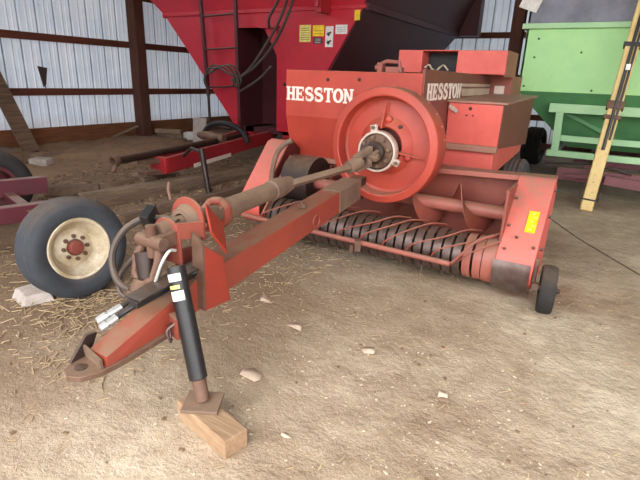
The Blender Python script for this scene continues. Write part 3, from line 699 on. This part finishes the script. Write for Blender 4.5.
# ------------------------------------------------------------------ RED GRAIN CART
K = thing('grain_cart', 'large bright red grain cart with ladder behind the baler', 'grain cart', (-6.0, 9.5, 0))
def build_cart():
    yf = 7.5; yb = 12.6
    zc = 2.65; zt = 4.0; zb = .60
    xl, xr = -8.28, -3.78; bl, br = -6.47, -5.05
    # front: upper flared wall, lower panels around a recess
    up = MB().hexa([(xl, yf, zc), (xr, yf, zc), (xr, yf+.03, zc), (xl, yf+.03, zc), (xl-1.50, yf-.35, zt), (xr+.55, yf-.35, zt), (xr+.55, yf-.32, zt), (xl-1.50, yf-.32, zt)])
    up.build('upper_front_panel', 'cartred', K, bevel=.004)
    MB().box(xl-.05, xr+.05, yf-.035, yf+.04, zc-.03, zc+.03).build('seam_flange', 'cartred', K, bevel=.006)
    lp = [(xl, zc), (-6.42, zc), (-6.42, .58), (bl, .58), (-8.10, 2.45)]
    MB().prism([(x, yf, z) for x, z in lp], (0, .03, 0)).build('left_front_panel', 'cartred', K)
    MB().prism([(x, yf, z) for x, z in ((-6.42, zc), (-5.46, zc), (-5.46, 2.38), (-6.42, 2.38))], (0, .03, 0)).build('header_panel', 'cartred', K)
    rp = [(-5.46, zc), (xr, zc), (-4.42, 1.65), (br, .58), (-5.46, .58)]
    MB().prism([(x, yf-.02, z) for x, z in rp], (0, .06, 0)).build('right_front_panel', 'cartred', K)
    MB().box(-6.44, -5.44, 8.3, 8.35, .55, 2.65).box(-6.46, -6.42, yf+.03, 8.35, .55, 2.6).box(-5.46, -5.42, yf+.03, 8.35, .55, 2.6).build('recess_back', 'cartdark', K)
    MB().prism([(-5.75, yf-.02, 2.38), (-5.44, yf-.02, 2.38), (-5.46, yf-.02, 1.9), (-5.58, yf-.02, 2.1)], (0, .02, 0)).box(-5.8, -5.4, yf-.10, yf, 2.36, 2.40).build('gusset', 'cartred', K)
    MB().prism([(-4.47, yf-.05, 2.55), (-4.37, yf-.05, 2.55), (-4.37, yf-.05, 2.85)], (0, -.3, .0)).box(-4.45, -4.39, yf-.4, yf-.02, 2.62, 3.4).build('brace', 'cartmid', K)
    # sides: upper wall and lower slope, left and right
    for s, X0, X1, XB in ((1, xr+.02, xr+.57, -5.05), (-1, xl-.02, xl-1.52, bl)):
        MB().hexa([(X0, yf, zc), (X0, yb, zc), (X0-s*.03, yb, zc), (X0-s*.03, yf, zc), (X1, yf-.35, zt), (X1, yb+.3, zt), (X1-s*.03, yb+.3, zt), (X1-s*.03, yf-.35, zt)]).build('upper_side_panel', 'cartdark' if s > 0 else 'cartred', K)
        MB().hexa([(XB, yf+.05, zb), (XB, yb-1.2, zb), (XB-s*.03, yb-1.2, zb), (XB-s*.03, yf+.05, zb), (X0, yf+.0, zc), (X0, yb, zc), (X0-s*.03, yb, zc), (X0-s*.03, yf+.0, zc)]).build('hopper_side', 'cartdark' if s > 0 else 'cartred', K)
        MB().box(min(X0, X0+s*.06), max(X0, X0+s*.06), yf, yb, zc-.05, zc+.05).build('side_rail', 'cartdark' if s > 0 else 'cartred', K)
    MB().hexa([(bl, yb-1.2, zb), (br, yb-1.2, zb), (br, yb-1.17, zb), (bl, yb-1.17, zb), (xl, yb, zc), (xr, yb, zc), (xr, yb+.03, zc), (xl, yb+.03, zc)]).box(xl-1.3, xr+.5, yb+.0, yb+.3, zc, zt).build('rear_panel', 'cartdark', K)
    MB().box(bl, br, yf+.1, yb-1.2, zb-.1, zb).build('hopper_floor', 'cartdark', K)
    # frame, axle, wheels
    MB().box(-6.3, -6.1, yf+.1, 11, .42, .6).box(-5.4, -5.2, yf+.1, 11, .42, .6).box(-8.0, -3.9, 9.9, 10.1, .55, .75).build('chassis', 'cartmid', K)
    for X, s in ((-7.7, -1), (-4.25, 1)):
        w = MB().lathe(tire_profile(.72, .5, .42, 5), (X, 10, .72), (s, 0, 0), 48).build('tire', 'rubberdark', K)
        MB().lathe([(.43, .22), (.40, .22), (.36, .05), (0, .05), (0, 0), (.43, -.2)], (X, 10, .72), (s, 0, 0), 32).build('rim', 'cartmid', w)
    # tongue: two channel sides converging to the front
    tA = V((-5.40, 4.72, .29)); tB = V((-5.86, 7.8, .44))
    MB().beam(tA + V((.02, 0, 0)), tB + V((.10, 0, 0)), .07, .23).build('tongue', 'cartmid', K, bevel=.01)
    MB().beam(tA + V((-.22, .1, 0)), tB + V((-.55, 0, 0)), .07, .23).build('tongue', 'cartmid', K, bevel=.01)
    MB().beam(tA + V((.055, -.01, 0)), tA + V((-.29, .02, 0)), .07, .23).build('tongue_cap', 'cartmid', K, bevel=.012)
    MB().beam(tA + V((.062, .5, -.06)), tA + V((-.09, 1.5, -.02)), .01, .06).build('tongue_stripe', 'white', K)
    MB().box(-5.62, -5.44, 4.42, 4.74, .17, .22).box(-5.62, -5.44, 4.42, 4.74, .33, .38).build('hitch', 'rusty', K)
    # jack stand
    j = MB().tube([(-4.54+.02, 4.67, .0), (-4.68, 4.72, .60)], .038, 12).build('jack_leg', 'greasy', K)
    MB().lathe([(0, 0), (.07, 0), (.07, .012), (0, .012)], (-4.52, 4.67, .0), (0, 0, 1), 14).build('jack_foot', 'greasy', j)
    MB().tube([(-4.67, 4.72, .55), (-5.0, 4.85, .56), (-5.25, 4.95, .42)], .025, 8).build('jack_arm', 'greasy', K)
    # drive shaft lying to the left, half guard, hoses
    s = MB().tube([(-5.50, 4.02, .43), (-5.68, 5.25, .45), (-5.85, 6.2, .46), (-5.95, 7.2, .50)], [.055, .05, .05, .05], 14).build('drive_shaft', 'greasy', K)
    MB().lathe([(.05, 0), (.075, 0), (.08, .06), (.05, .1)], (-5.49, 3.94, .43), (-.14, 1, .02), 18).tube([(-5.46, 3.95, .38), (-5.44, 3.9, .30)], .03, 8).build('shaft_yoke', 'rusty', s)
    mb = MB(); pts = [(-6.05+.52*math.cos(a)*-1, 6.7, .42+.30*math.sin(a)) for a in [PI*i/12 for i in range(13)]]
    mb.tube(pts, .05, 10); mb.build('rubber_shroud', 'blackplastic_shade', K)
    MB().lathe([(0, 0), (.06, 0), (.09, .06), (.07, .2), (.10, .3), (.08, .5), (.05, .62), (0, .62)], (-5.75, 6.35, .50), (-1, .05, .02), 14).build('gearbox', 'rusty', K)
    # ladder
    lad = MB().beam((-7.13, 7.3, 3.3), (-6.98, 7.3, 1.15), .06, .05).beam((-6.27, 7.3, 3.3), (-6.18, 7.3, .48), .06, .05)
    ld = lad.build('ladder_rail', 'cartdark', K)
    for zr, z2 in ((2.57, 2.60), (1.99, 2.03), (1.30, 1.36)):
        t = (3.3-zr)/2.15
        MB().tube([(-7.13+.15*t, 7.3, zr), (-6.27+.09*t, 7.3, z2)], .018, 8).build('ladder_rung', 'cartdark', ld)
    MB().tube([(-6.97, 7.28, 1.25), (-6.92, 7.25, .62), (-6.4, 7.25, .55)], .028, 8).build('ladder_stay', 'greasy', ld)
    # coil of hose over the lower rung and trailing cables
    mb = MB()
    for q in range(4):
        pts = [(-6.58+(.36+.035*q)*math.cos(a)+.02*math.sin(3*a+q*2), 7.18+.03*q, 1.44+(.20+.03*q)*math.sin(a)+.03*math.sin(5*a+q)) for a in [PI*(-.12+(1.2+.1*(q % 2))*i/20) for i in range(21)]]
        mb.tube(pts, .018, 7)
    mb.build('hose_coil', 'hose', K)
    for p in ([(-4.95, 7.15, 3.0), (-5.15, 7.2, 2.55), (-5.55, 7.25, 2.05), (-6.0, 7.3, 1.62), (-6.35, 7.28, 1.45)], [(-4.85, 7.15, 3.0), (-5.0, 7.2, 2.6), (-5.35, 7.25, 2.1), (-5.8, 7.3, 1.72), (-6.3, 7.28, 1.42)],
              [(-5.45, 7.3, 1.72), (-5.75, 7.3, 1.48), (-6.2, 7.3, 1.25)], [(-5.05, 7.12, 3.0), (-5.2, 7.15, 2.75), (-5.42, 7.2, 2.5), (-5.5, 7.3, 2.35)]):
        MB().tube(smooth_path(p, 6), .024, 8).build('hose', 'hose', K)
    # stickers
    y = yf-.024
    st = [('yellowlight', -4.98, -4.75, 2.13, 2.40), ('yellowsticker', -4.71, -4.49, 2.22, 2.39), ('whitesticker', -4.46, -4.31, 2.05, 2.37), ('whitesticker', -4.27, -4.05, 2.25, 2.39), ('yellowsticker', -3.93, -3.83, 2.45, 2.60)]
    for m, a, b, c, d in st: MB().box(a, b, y-.002, y+.001, c, d).build('safety_sticker', m, K)
    for r in range(6): MB().box(-4.95, -4.78, y-.0035, y, 2.165+.036*r, 2.172+.036*r).build('print_line', 'ink', K)
    for r in range(2): MB().box(-4.69, -4.51, y-.0035, y, 2.255+.045*r, 2.262+.045*r).build('print_line', 'ink', K)
    pl = MB().box(-4.69, -4.52, y-.003, y, 2.10, 2.20).build('serial_plate', 'ink', K)
    for r in range(3): MB().box(-4.665, -4.545, y-.0045, y-.003, 2.115+.028*r, 2.122+.028*r).build('print_line', 'whitesticker', pl)
    for zz in (2.12, 2.25): MB().cbox((-4.40, y-.001, zz), (.055, .005, .05), ry=.5).cbox((-4.37, y-.001, zz+.02), (.05, .005, .03), ry=-.6).build('pictogram', 'ink', K)
    for r in range(3): MB().box(-4.24, -4.08, y-.0035, y, 2.28+.032*r, 2.285+.032*r).build('print_line', 'ink', K)
    MB().ball((-5.28, y, 1.42), .035, 8).build('bolt', 'greasy', K)
build_cart()

# ------------------------------------------------------------------ GREEN WAGON
G = thing('gravity_wagon', 'pale green gravity wagon with grey side boards at the right edge', 'wagon', (0, 9.2, 0))
def build_wagon():
    yf = 8.0; xl, xr = -1.38, 2.2; yb = 11.4
    # box: face, side, sloped hopper
    MB().box(xl, xr, yf, yf+.03, 1.48, 2.35).build('front_panel', 'green', G, bevel=.004)
    MB().box(xl, xl+.03, yf, yb, 1.48, 2.35).build('side_panel', 'green', G)
    MB().box(xr-.03, xr, yf, yb, 1.48, 2.35).box(xl, xr, yb-.03, yb, 1.48, 2.35).build('rear_panel', 'green', G)
    MB().box(xl-.06, xr+.06, yf-.06, yf+.06, 2.33, 2.40).box(xl-.06, xl+.06, yf, yb, 2.33, 2.40).build('top_rail', 'greenpale', G, bevel=.006)
    MB().box(xl-.0, xr, yf+.0, yf+.025, 2.40, 3.05).box(xl, xl+.025, yf, yb, 2.40, 3.05).build('side_board', 'greyboard', G)
    MB().cbox((-1.36, yf-.03, 2.72), (.26, .012, .30), ry=.35).build('white_sign_scrap', 'whitesticker', G)
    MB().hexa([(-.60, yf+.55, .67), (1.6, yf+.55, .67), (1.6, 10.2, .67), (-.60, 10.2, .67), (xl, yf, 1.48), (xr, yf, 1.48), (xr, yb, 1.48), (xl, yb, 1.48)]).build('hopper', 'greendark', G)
    # underframe
    MB().box(-.90, xr, yf+.0, yf+.10, 1.20, 1.325).build('upper_rail', 'greenpale', G, bevel=.006)
    MB().hexa([(-.77, yf+.01, .60), (-.67, yf+.01, .60), (-.67, yf+.09, .60), (-.77, yf+.09, .60), (-.80, yf+.01, 1.22), (-.70, yf+.01, 1.22), (-.70, yf+.09, 1.22), (-.80, yf+.09, 1.22)]).build('post', 'greenpale', G, bevel=.004)
    MB().box(-.72, xr, yf+.10, yf+.16, .79, .875).build('middle_rail', 'greenpale', G, bevel=.004)
    MB().box(-.83, xr, yf-.01, yf+.09, .57, .66).build('lower_rail', 'greenpale', G, bevel=.006)
    MB().beam((-.75, yf+.2, 1.22), (.1, yf+.4, .82), .05, .05).build('brace', 'greendark', G)
    MB().beam((-.76, yf+.1, .62), (-.76, yb, .62), .08, .1).build('sill', 'greenpale', G)
    MB().beam((1.8, yf+.1, .62), (1.8, yb, .62), .08, .1).build('sill', 'greenpale', G)
    # running gear
    MB().box(-.62, 1.9, 7.72, 7.92, .28, .46).build('front_bolster', 'maroongear', G, bevel=.01)
    MB().box(-.3, -.1, 7.93, 10.9, .34, .5).build('reach_pole', 'maroongear', G, bevel=.01)
    MB().box(-.5, 1.9, 8.95, 9.05, .36, .46).build('axle', 'maroongear', G, bevel=.01)
    MB().beam((-.5, 7.65, .36), (.3, 7.6, .42), .05, .05).build('steering_rod', 'maroongear', G)
    MB().beam((0.0, 7.55, .38), (.6, 7.55, .34), .09, .12).build('drawbar', 'maroongear', G)
    MB().tube([(-.8, 7.68, .5), (-.2, 7.66, .56), (.3, 7.66, .47)], .015, 8).build('brake_rod', 'greasy', G)
    MB().box(-1.4, 1.9, 10.9, 11.05, .32, .44).build('axle', 'maroongear', G, bevel=.01)
    for p, s in (((1.95, 9.0, .38), 1), ((-1.40, 10.97, .38), -1), ((1.95, 10.97, .38), 1)):
        w = MB().lathe(tire_profile(.38, .36, .2, 5), p, (s, -.1*s, 0), 40).build('tire', 'rubberdark', G)
        MB().lathe([(.205, .1), (.19, .1), (.16, .03), (0, .03), (0, -.02), (.2, -.1)], p, (s, -.1*s, 0), 28).build('rim', 'greendark', w)
    mb = MB()
    for q in ((-1.22, 1.95), (-1.30, 1.55), (-.4, 1.52), (-.62, 2.02), (-1.2, 2.2)): MB().lathe([(0, -.012), (.014, -.01), (.016, .003), (0, .003)], (q[0], yf, q[1]), (0, 1, 0), 8).build('bolt', 'greasy', G)
build_wagon()

A = thing('grain_auger', 'worn yellow grain auger leaning on the green wagon', 'auger', (-.14, 7.2, 0))
def build_auger():
    p0 = V((-.135, 7.18, .0)); p1 = V((.04, 7.86, 3.4)); d = (p1-p0).normalized()
    _, s, t = frame(d, (0, -1, 0))
    MB().beam(p0, p1, .155, .12, (0, -1, 0)).build('auger_tube', 'augeryellow', A, bevel=.02)
    f = V((0, -.075, 0))
    MB().tube([p0 + d*.82 + f, p1 + f], .020, 8).build('hydraulic_line', 'black', A)
    MB().tube([p0 + d*.95 + f + V((.045, 0, 0)), p1 + f + V((.045, 0, 0))], .014, 8).build('hydraulic_line', 'black', A)
    for q, m, h in ((2.1, 'black', .05), (1.33, 'rusty', .10), (.14, 'greasy', .02), (1.2, 'rusty', .05)):
        MB().beam(p0 + d*q, p0 + d*(q+h), .20, .17, (0, -1, 0)).build('clamp', m, A, bevel=.006)
    for sx in (-1, 1): MB().tube([p0 + d*.15 + V((sx*.10, -.03, 0)), p0 + d*.15 + V((sx*.115, -.06, .05)), p0 + d*.15 + V((sx*.12, -.03, .11))], .010, 6).build('chain_hook', 'steel', A)
    MB().cbox(p0 + d*1.86 + V((.02, -.095, 0)), (.05, .03, .07)).build('valve', 'zinc', A)
build_auger()

# ------------------------------------------------------------------ timbers and clutter along the left
def timber(p0, p1, w, h, mat, label, name='timber'):
    z = h/2
    return tag(MB().beam((p0[0], p0[1], z), (p1[0], p1[1], z), w, h).build(name, mat, bevel=.008), label, 'timber', 'timbers lying beside the red cart tongue')
timber((-5.92, 4.20), (-5.80, 5.25), .09, .07, 'boarddark', 'short dark timber on the dirt just in front of the red cart tongue')
timber((-5.50, 3.45), (-5.12, 7.3), .13, .09, 'board', 'long grey timber lying nearest along the underside of the red cart tongue')
timber((-5.08, 3.40), (-4.80, 6.6), .12, .09, 'boarddark', 'second long timber, darker, running beside the grey one')
timber((-4.34, 3.15), (-4.34, 6.2), .10, .08, 'boarddark', 'long dark timber lying closest to the baler drive shaft')
tag(MB().beam((-6.05, 3.32, .07), (-5.62, 3.80, .07), .14, .13).build('timber', 'boarddark', bevel=.01), 'stubby dark brown beam end behind the cream rimmed wheel', 'timber')
tag(MB().beam((-5.98, 4.62, .118), (-5.74, 4.80, .118), .16, .07).box(-6.0, -5.72, 4.6, 4.84, 0, .085).build('wood_block', 'board', bevel=.008), 'weathered wood blocks stacked at the end of red cart tongue', 'block')
tag(MB().cbox((-8.02, 4.42, .07), (.30, .22, .13), rz=.5).build('concrete_chunk', 'stone', bevel=.015), 'square tan block on the dirt below the left girts', 'block')
tag(MB().cbox((-8.5, 4.62, .05), (.16, .14, .16), rz=.2).build('wood_block', 'board', bevel=.01), 'small brown block beside the square tan block', 'block')
tag(MB().beam((-9.30, 4.98, .04), (-10.11, 4.80, 1.75), .30, .05, (.9, 0, .4)).build('leaning_plank', 'boarddark', bevel=.006), 'dusty brown plank leaning on the left wall at the photo edge', 'plank')
tag(MB().box(-9.3, -8.5, 3.9, 4.4, 0, .22).build('timber_crib', 'boarddark', bevel=.01), 'low dark wooden crib on the floor under the leaning plank', 'crib')
tag(MB().beam((-9.95, 7.15, .06), (-9.85, 7.85, .30), .07, .04).build('wood_stick', 'board', bevel=.004), 'thin pale stick propped against skirt board beside the wall post', 'stick')
tag(MB().cbox((-8.1, 8.15, .30), (.34, .06, .60), rz=.25, rx=-.1).build('stone_slab', 'stone', bevel=.012), 'grey slab standing on edge behind the red cart tongue', 'slab')
for i, (x, y, z, rz, l) in enumerate(((-9.0, 8.0, .05, .3, .9), (-9.0, 8.05, .15, -.2, .8), (-8.95, 8.0, .25, .5, .6))):
    tag(MB().cbox((x, y, z), (l, .16, .09), rz=rz).build('scrap_board', 'board', bevel=.006), ('lowest scrap board of the small pile by the wall post', 'middle scrap board of the small pile by the wall post', 'topmost scrap board of the small pile by the wall post')[i], 'board', 'scrap boards piled by the wall post')
tag(MB().cbox((-8.75, 8.6, .10), (.5, .25, .2), rz=.4).build('white_bag', 'whitesticker', bevel=.05), 'small white bag beside the scrap board pile', 'bag')
tag(MB().prism([(-10.268, 5.86, 1.58), (-10.268, 6.06, 1.55), (-10.268, 5.99, 1.22), (-10.268, 5.93, 1.17)], (.02, 0, 0)).build('hanging_strap', 'hose', bevel=.004), 'dark strap hanging on the left siding just above the lower girt', 'strap')

# paper scraps on the floor
def scrap(x, y, s, rz, label, seed):
    rr = random.Random(seed); mb = MB(); n = 7
    top = [mb.bm.verts.new((x+s*rr.uniform(.6, 1.1)*math.cos(rz+2*PI*k/n), y+s*.7*rr.uniform(.6, 1.1)*math.sin(rz+2*PI*k/n), .006+rr.uniform(0, .022))) for k in range(n)]
    c = mb.bm.verts.new((x, y, .022))
    for k in range(n): mb.bm.faces.new([top[k], top[(k+1) % n], c])
    o = mb.build('paper_scrap', 'paper', angle=10)
    so = o.modifiers.new('thick', 'SOLIDIFY'); so.thickness = .003; so.offset = 1
    tag(o, label, 'scrap', 'pale scraps littering the floor')
scrap(-1.54, 2.32, .072, .3, 'pale scrap on open floor below the baler tongue, right of its jack', 1)
scrap(-1.43, 1.74, .075, 1.0, 'pale scrap lying just right of the black jack', 2)
scrap(-1.01, 2.33, .06, 2.0, 'small pale scrap in the middle of the open floor', 3)
scrap(-1.93, 2.52, .058, .6, 'small pale scrap under the baler tongue', 4)
scrap(-.50, 2.16, .035, 1.4, 'tiny pale scrap on the floor front of the gauge wheel', 5)
scrap(-1.00, 1.46, .03, .2, 'tiny pale scrap right of the wooden jack block', 6)

# straw and chaff
def straw():
    mb = MB(); rr = random.Random(3)
    def stick(x, y, l, w, zoff=0.0):
        a = rr.uniform(0, PI); dx, dy = math.cos(a)*l/2, math.sin(a)*l/2
        z = .004+zoff; t = rr.uniform(-.004, .012)
        mb.beam((x-dx, y-dy, z), (x+dx, y+dy, z+abs(t)), w, .004)
    for i in range(1500): stick(rr.uniform(-4.6, -1.9), rr.uniform(1.1, 4.2), rr.uniform(.015, .08), rr.uniform(.003, .006))
    for i in range(900): stick(rr.uniform(-9.8, -4.2), rr.uniform(2.6, 7.6), rr.uniform(.04, .18), rr.uniform(.006, .014))
    for i in range(900): stick(rr.uniform(-2.6, 1.6), rr.uniform(.7, 5.0), rr.uniform(.01, .045), rr.uniform(.002, .005))
    for i in range(250): stick(rr.gauss(-3.0, .35), rr.gauss(1.75, .2), rr.uniform(.04, .12), rr.uniform(.004, .008), rr.uniform(0, .015))
    tag(mb.build('straw', 'strawmat'), 'loose straw and chaff scattered over the dirt floor', 'straw', kind='stuff')
    mb = MB()
    for i in range(1400):
        x, y = (rr.uniform(-2.6, 1.8), rr.uniform(.8, 5.5)) if i < 250 else (rr.uniform(-9.6, -3.4), rr.uniform(2.4, 7.8))
        s = rr.uniform(.005, .016)*(1 if x > -4 else 3.2); mb.cbox((x, y, s*.3), (s*rr.uniform(.8, 1.8), s, s*.7), rz=rr.uniform(0, 3))
    tag(mb.build('dirt_crumbs', 'chips'), 'small clods and chips scattered over the dirt floor', 'crumbs', kind='stuff')
    mb = MB()
    for i in range(1100):
        x, y = rr.uniform(-3.2, 1.2), rr.uniform(.9, 4.2)
        if rr.random() < .6: x, y = rr.gauss(-.5, .55), rr.gauss(1.7, .6)
        s = rr.choice((.0025, .003, .004, .0055, .008))*rr.uniform(.8, 1.2); mb.cbox((x, y, s*.3), (s*rr.uniform(.8, 2.2), s, s*.6), rz=rr.uniform(0, 3), rx=rr.uniform(-.4, .4))
    tag(mb.build('wood_chips', 'palechips'), 'pale chips and grit scattered on the open floor', 'chips', kind='stuff')
    # low uneven heap of chaff along the left wall
    mb = MB(); nx, ny = 46, 60; g = []
    for i in range(nx+1):
        row = []
        for j in range(ny+1):
            x = -10.17 + 4.2*i/nx; y = 2.5 + 6.8*j/ny
            e = max(0, 1-abs((x+8.9)/2.2)**2)*max(0, min(1, (y-2.5)/.8))*max(0, min(1, (9.3-y)/1.0))
            h = noise.noise(V((x*.9, y*.9, 0)))*.10 + noise.noise(V((x*2.6, y*2.6, 3)))*.09 + noise.noise(V((x*7, y*7, 7)))*.05
            row.append(mb.bm.verts.new((x, y, -.03 + e*(.10+h))))
        g.append(row)
    for i in range(nx):
        for j in range(ny): mb.bm.faces.new([g[i][j], g[i+1][j], g[i+1][j+1], g[i][j+1]])
    for p in (): pass
    tag(mb.build('chaff_heap', 'heap', angle=60), 'low heap of brown chaff and dirt along the left wall', 'dirt heap', kind='stuff')
M['heap'] = paint('chaff', (132, 102, 76), (92, 70, 52), rough=.95, dust=.4, dustcol=(184, 150, 112), scale=4, bump=.9, spots=.4, spotcol=(204, 172, 124))
straw()

# ------------------------------------------------------------------ light and camera
w = bpy.data.worlds.new('sky'); S.world = w; w.use_nodes = True
nt = w.node_tree; bg = nt.nodes['Background']
# bright overcast sky, dimmed near the horizon so more light comes from above
tc = nt.nodes.new('ShaderNodeTexCoord'); sp = nt.nodes.new('ShaderNodeSeparateXYZ'); nt.links.new(tc.outputs['Generated'], sp.inputs[0])
mr = nt.nodes.new('ShaderNodeMapRange'); nt.links.new(sp.outputs['Z'], mr.inputs['Value'])
mr.inputs['From Min'].default_value = .05; mr.inputs['From Max'].default_value = .15; mr.inputs['To Min'].default_value = .35; mr.inputs['To Max'].default_value = 1.0
mu = nt.nodes.new('ShaderNodeMath'); mu.operation = 'MULTIPLY'; mu.inputs[1].default_value = 6.5; nt.links.new(mr.outputs[0], mu.inputs[0])
bg.inputs['Color'].default_value = (.97, .98, 1.0, 1); nt.links.new(mu.outputs[0], bg.inputs['Strength'])

cam = bpy.data.cameras.new('camera'); co = bpy.data.objects.new('camera', cam); C.objects.link(co)
S.camera = co
cam.sensor_width = 36; cam.lens = 480/640*36; cam.clip_end = 200
up = V((.038, 1, -161.8/480)).normalized()
vx = 625.0; yc = V((vx-320, -(66+.038*vx-240), 480)).normalized()
yc = (yc - up*yc.dot(up)).normalized(); xc = up.cross(yc)      # world axes seen in (right, up, forward) of the camera
right = V((xc.x, yc.x, up.x)); upv = V((xc.y, yc.y, up.y)); fwd = V((xc.z, yc.z, up.z))
m = Matrix((right, upv, -fwd)).transposed().to_4x4(); m.translation = V((0, 0, 1.55))
co.matrix_world = m

S.view_settings.view_transform = 'Standard'; S.view_settings.look = 'None'
S.view_settings.gamma = 1; S.view_settings.use_curve_mapping = False; S.view_settings.exposure = 0.0
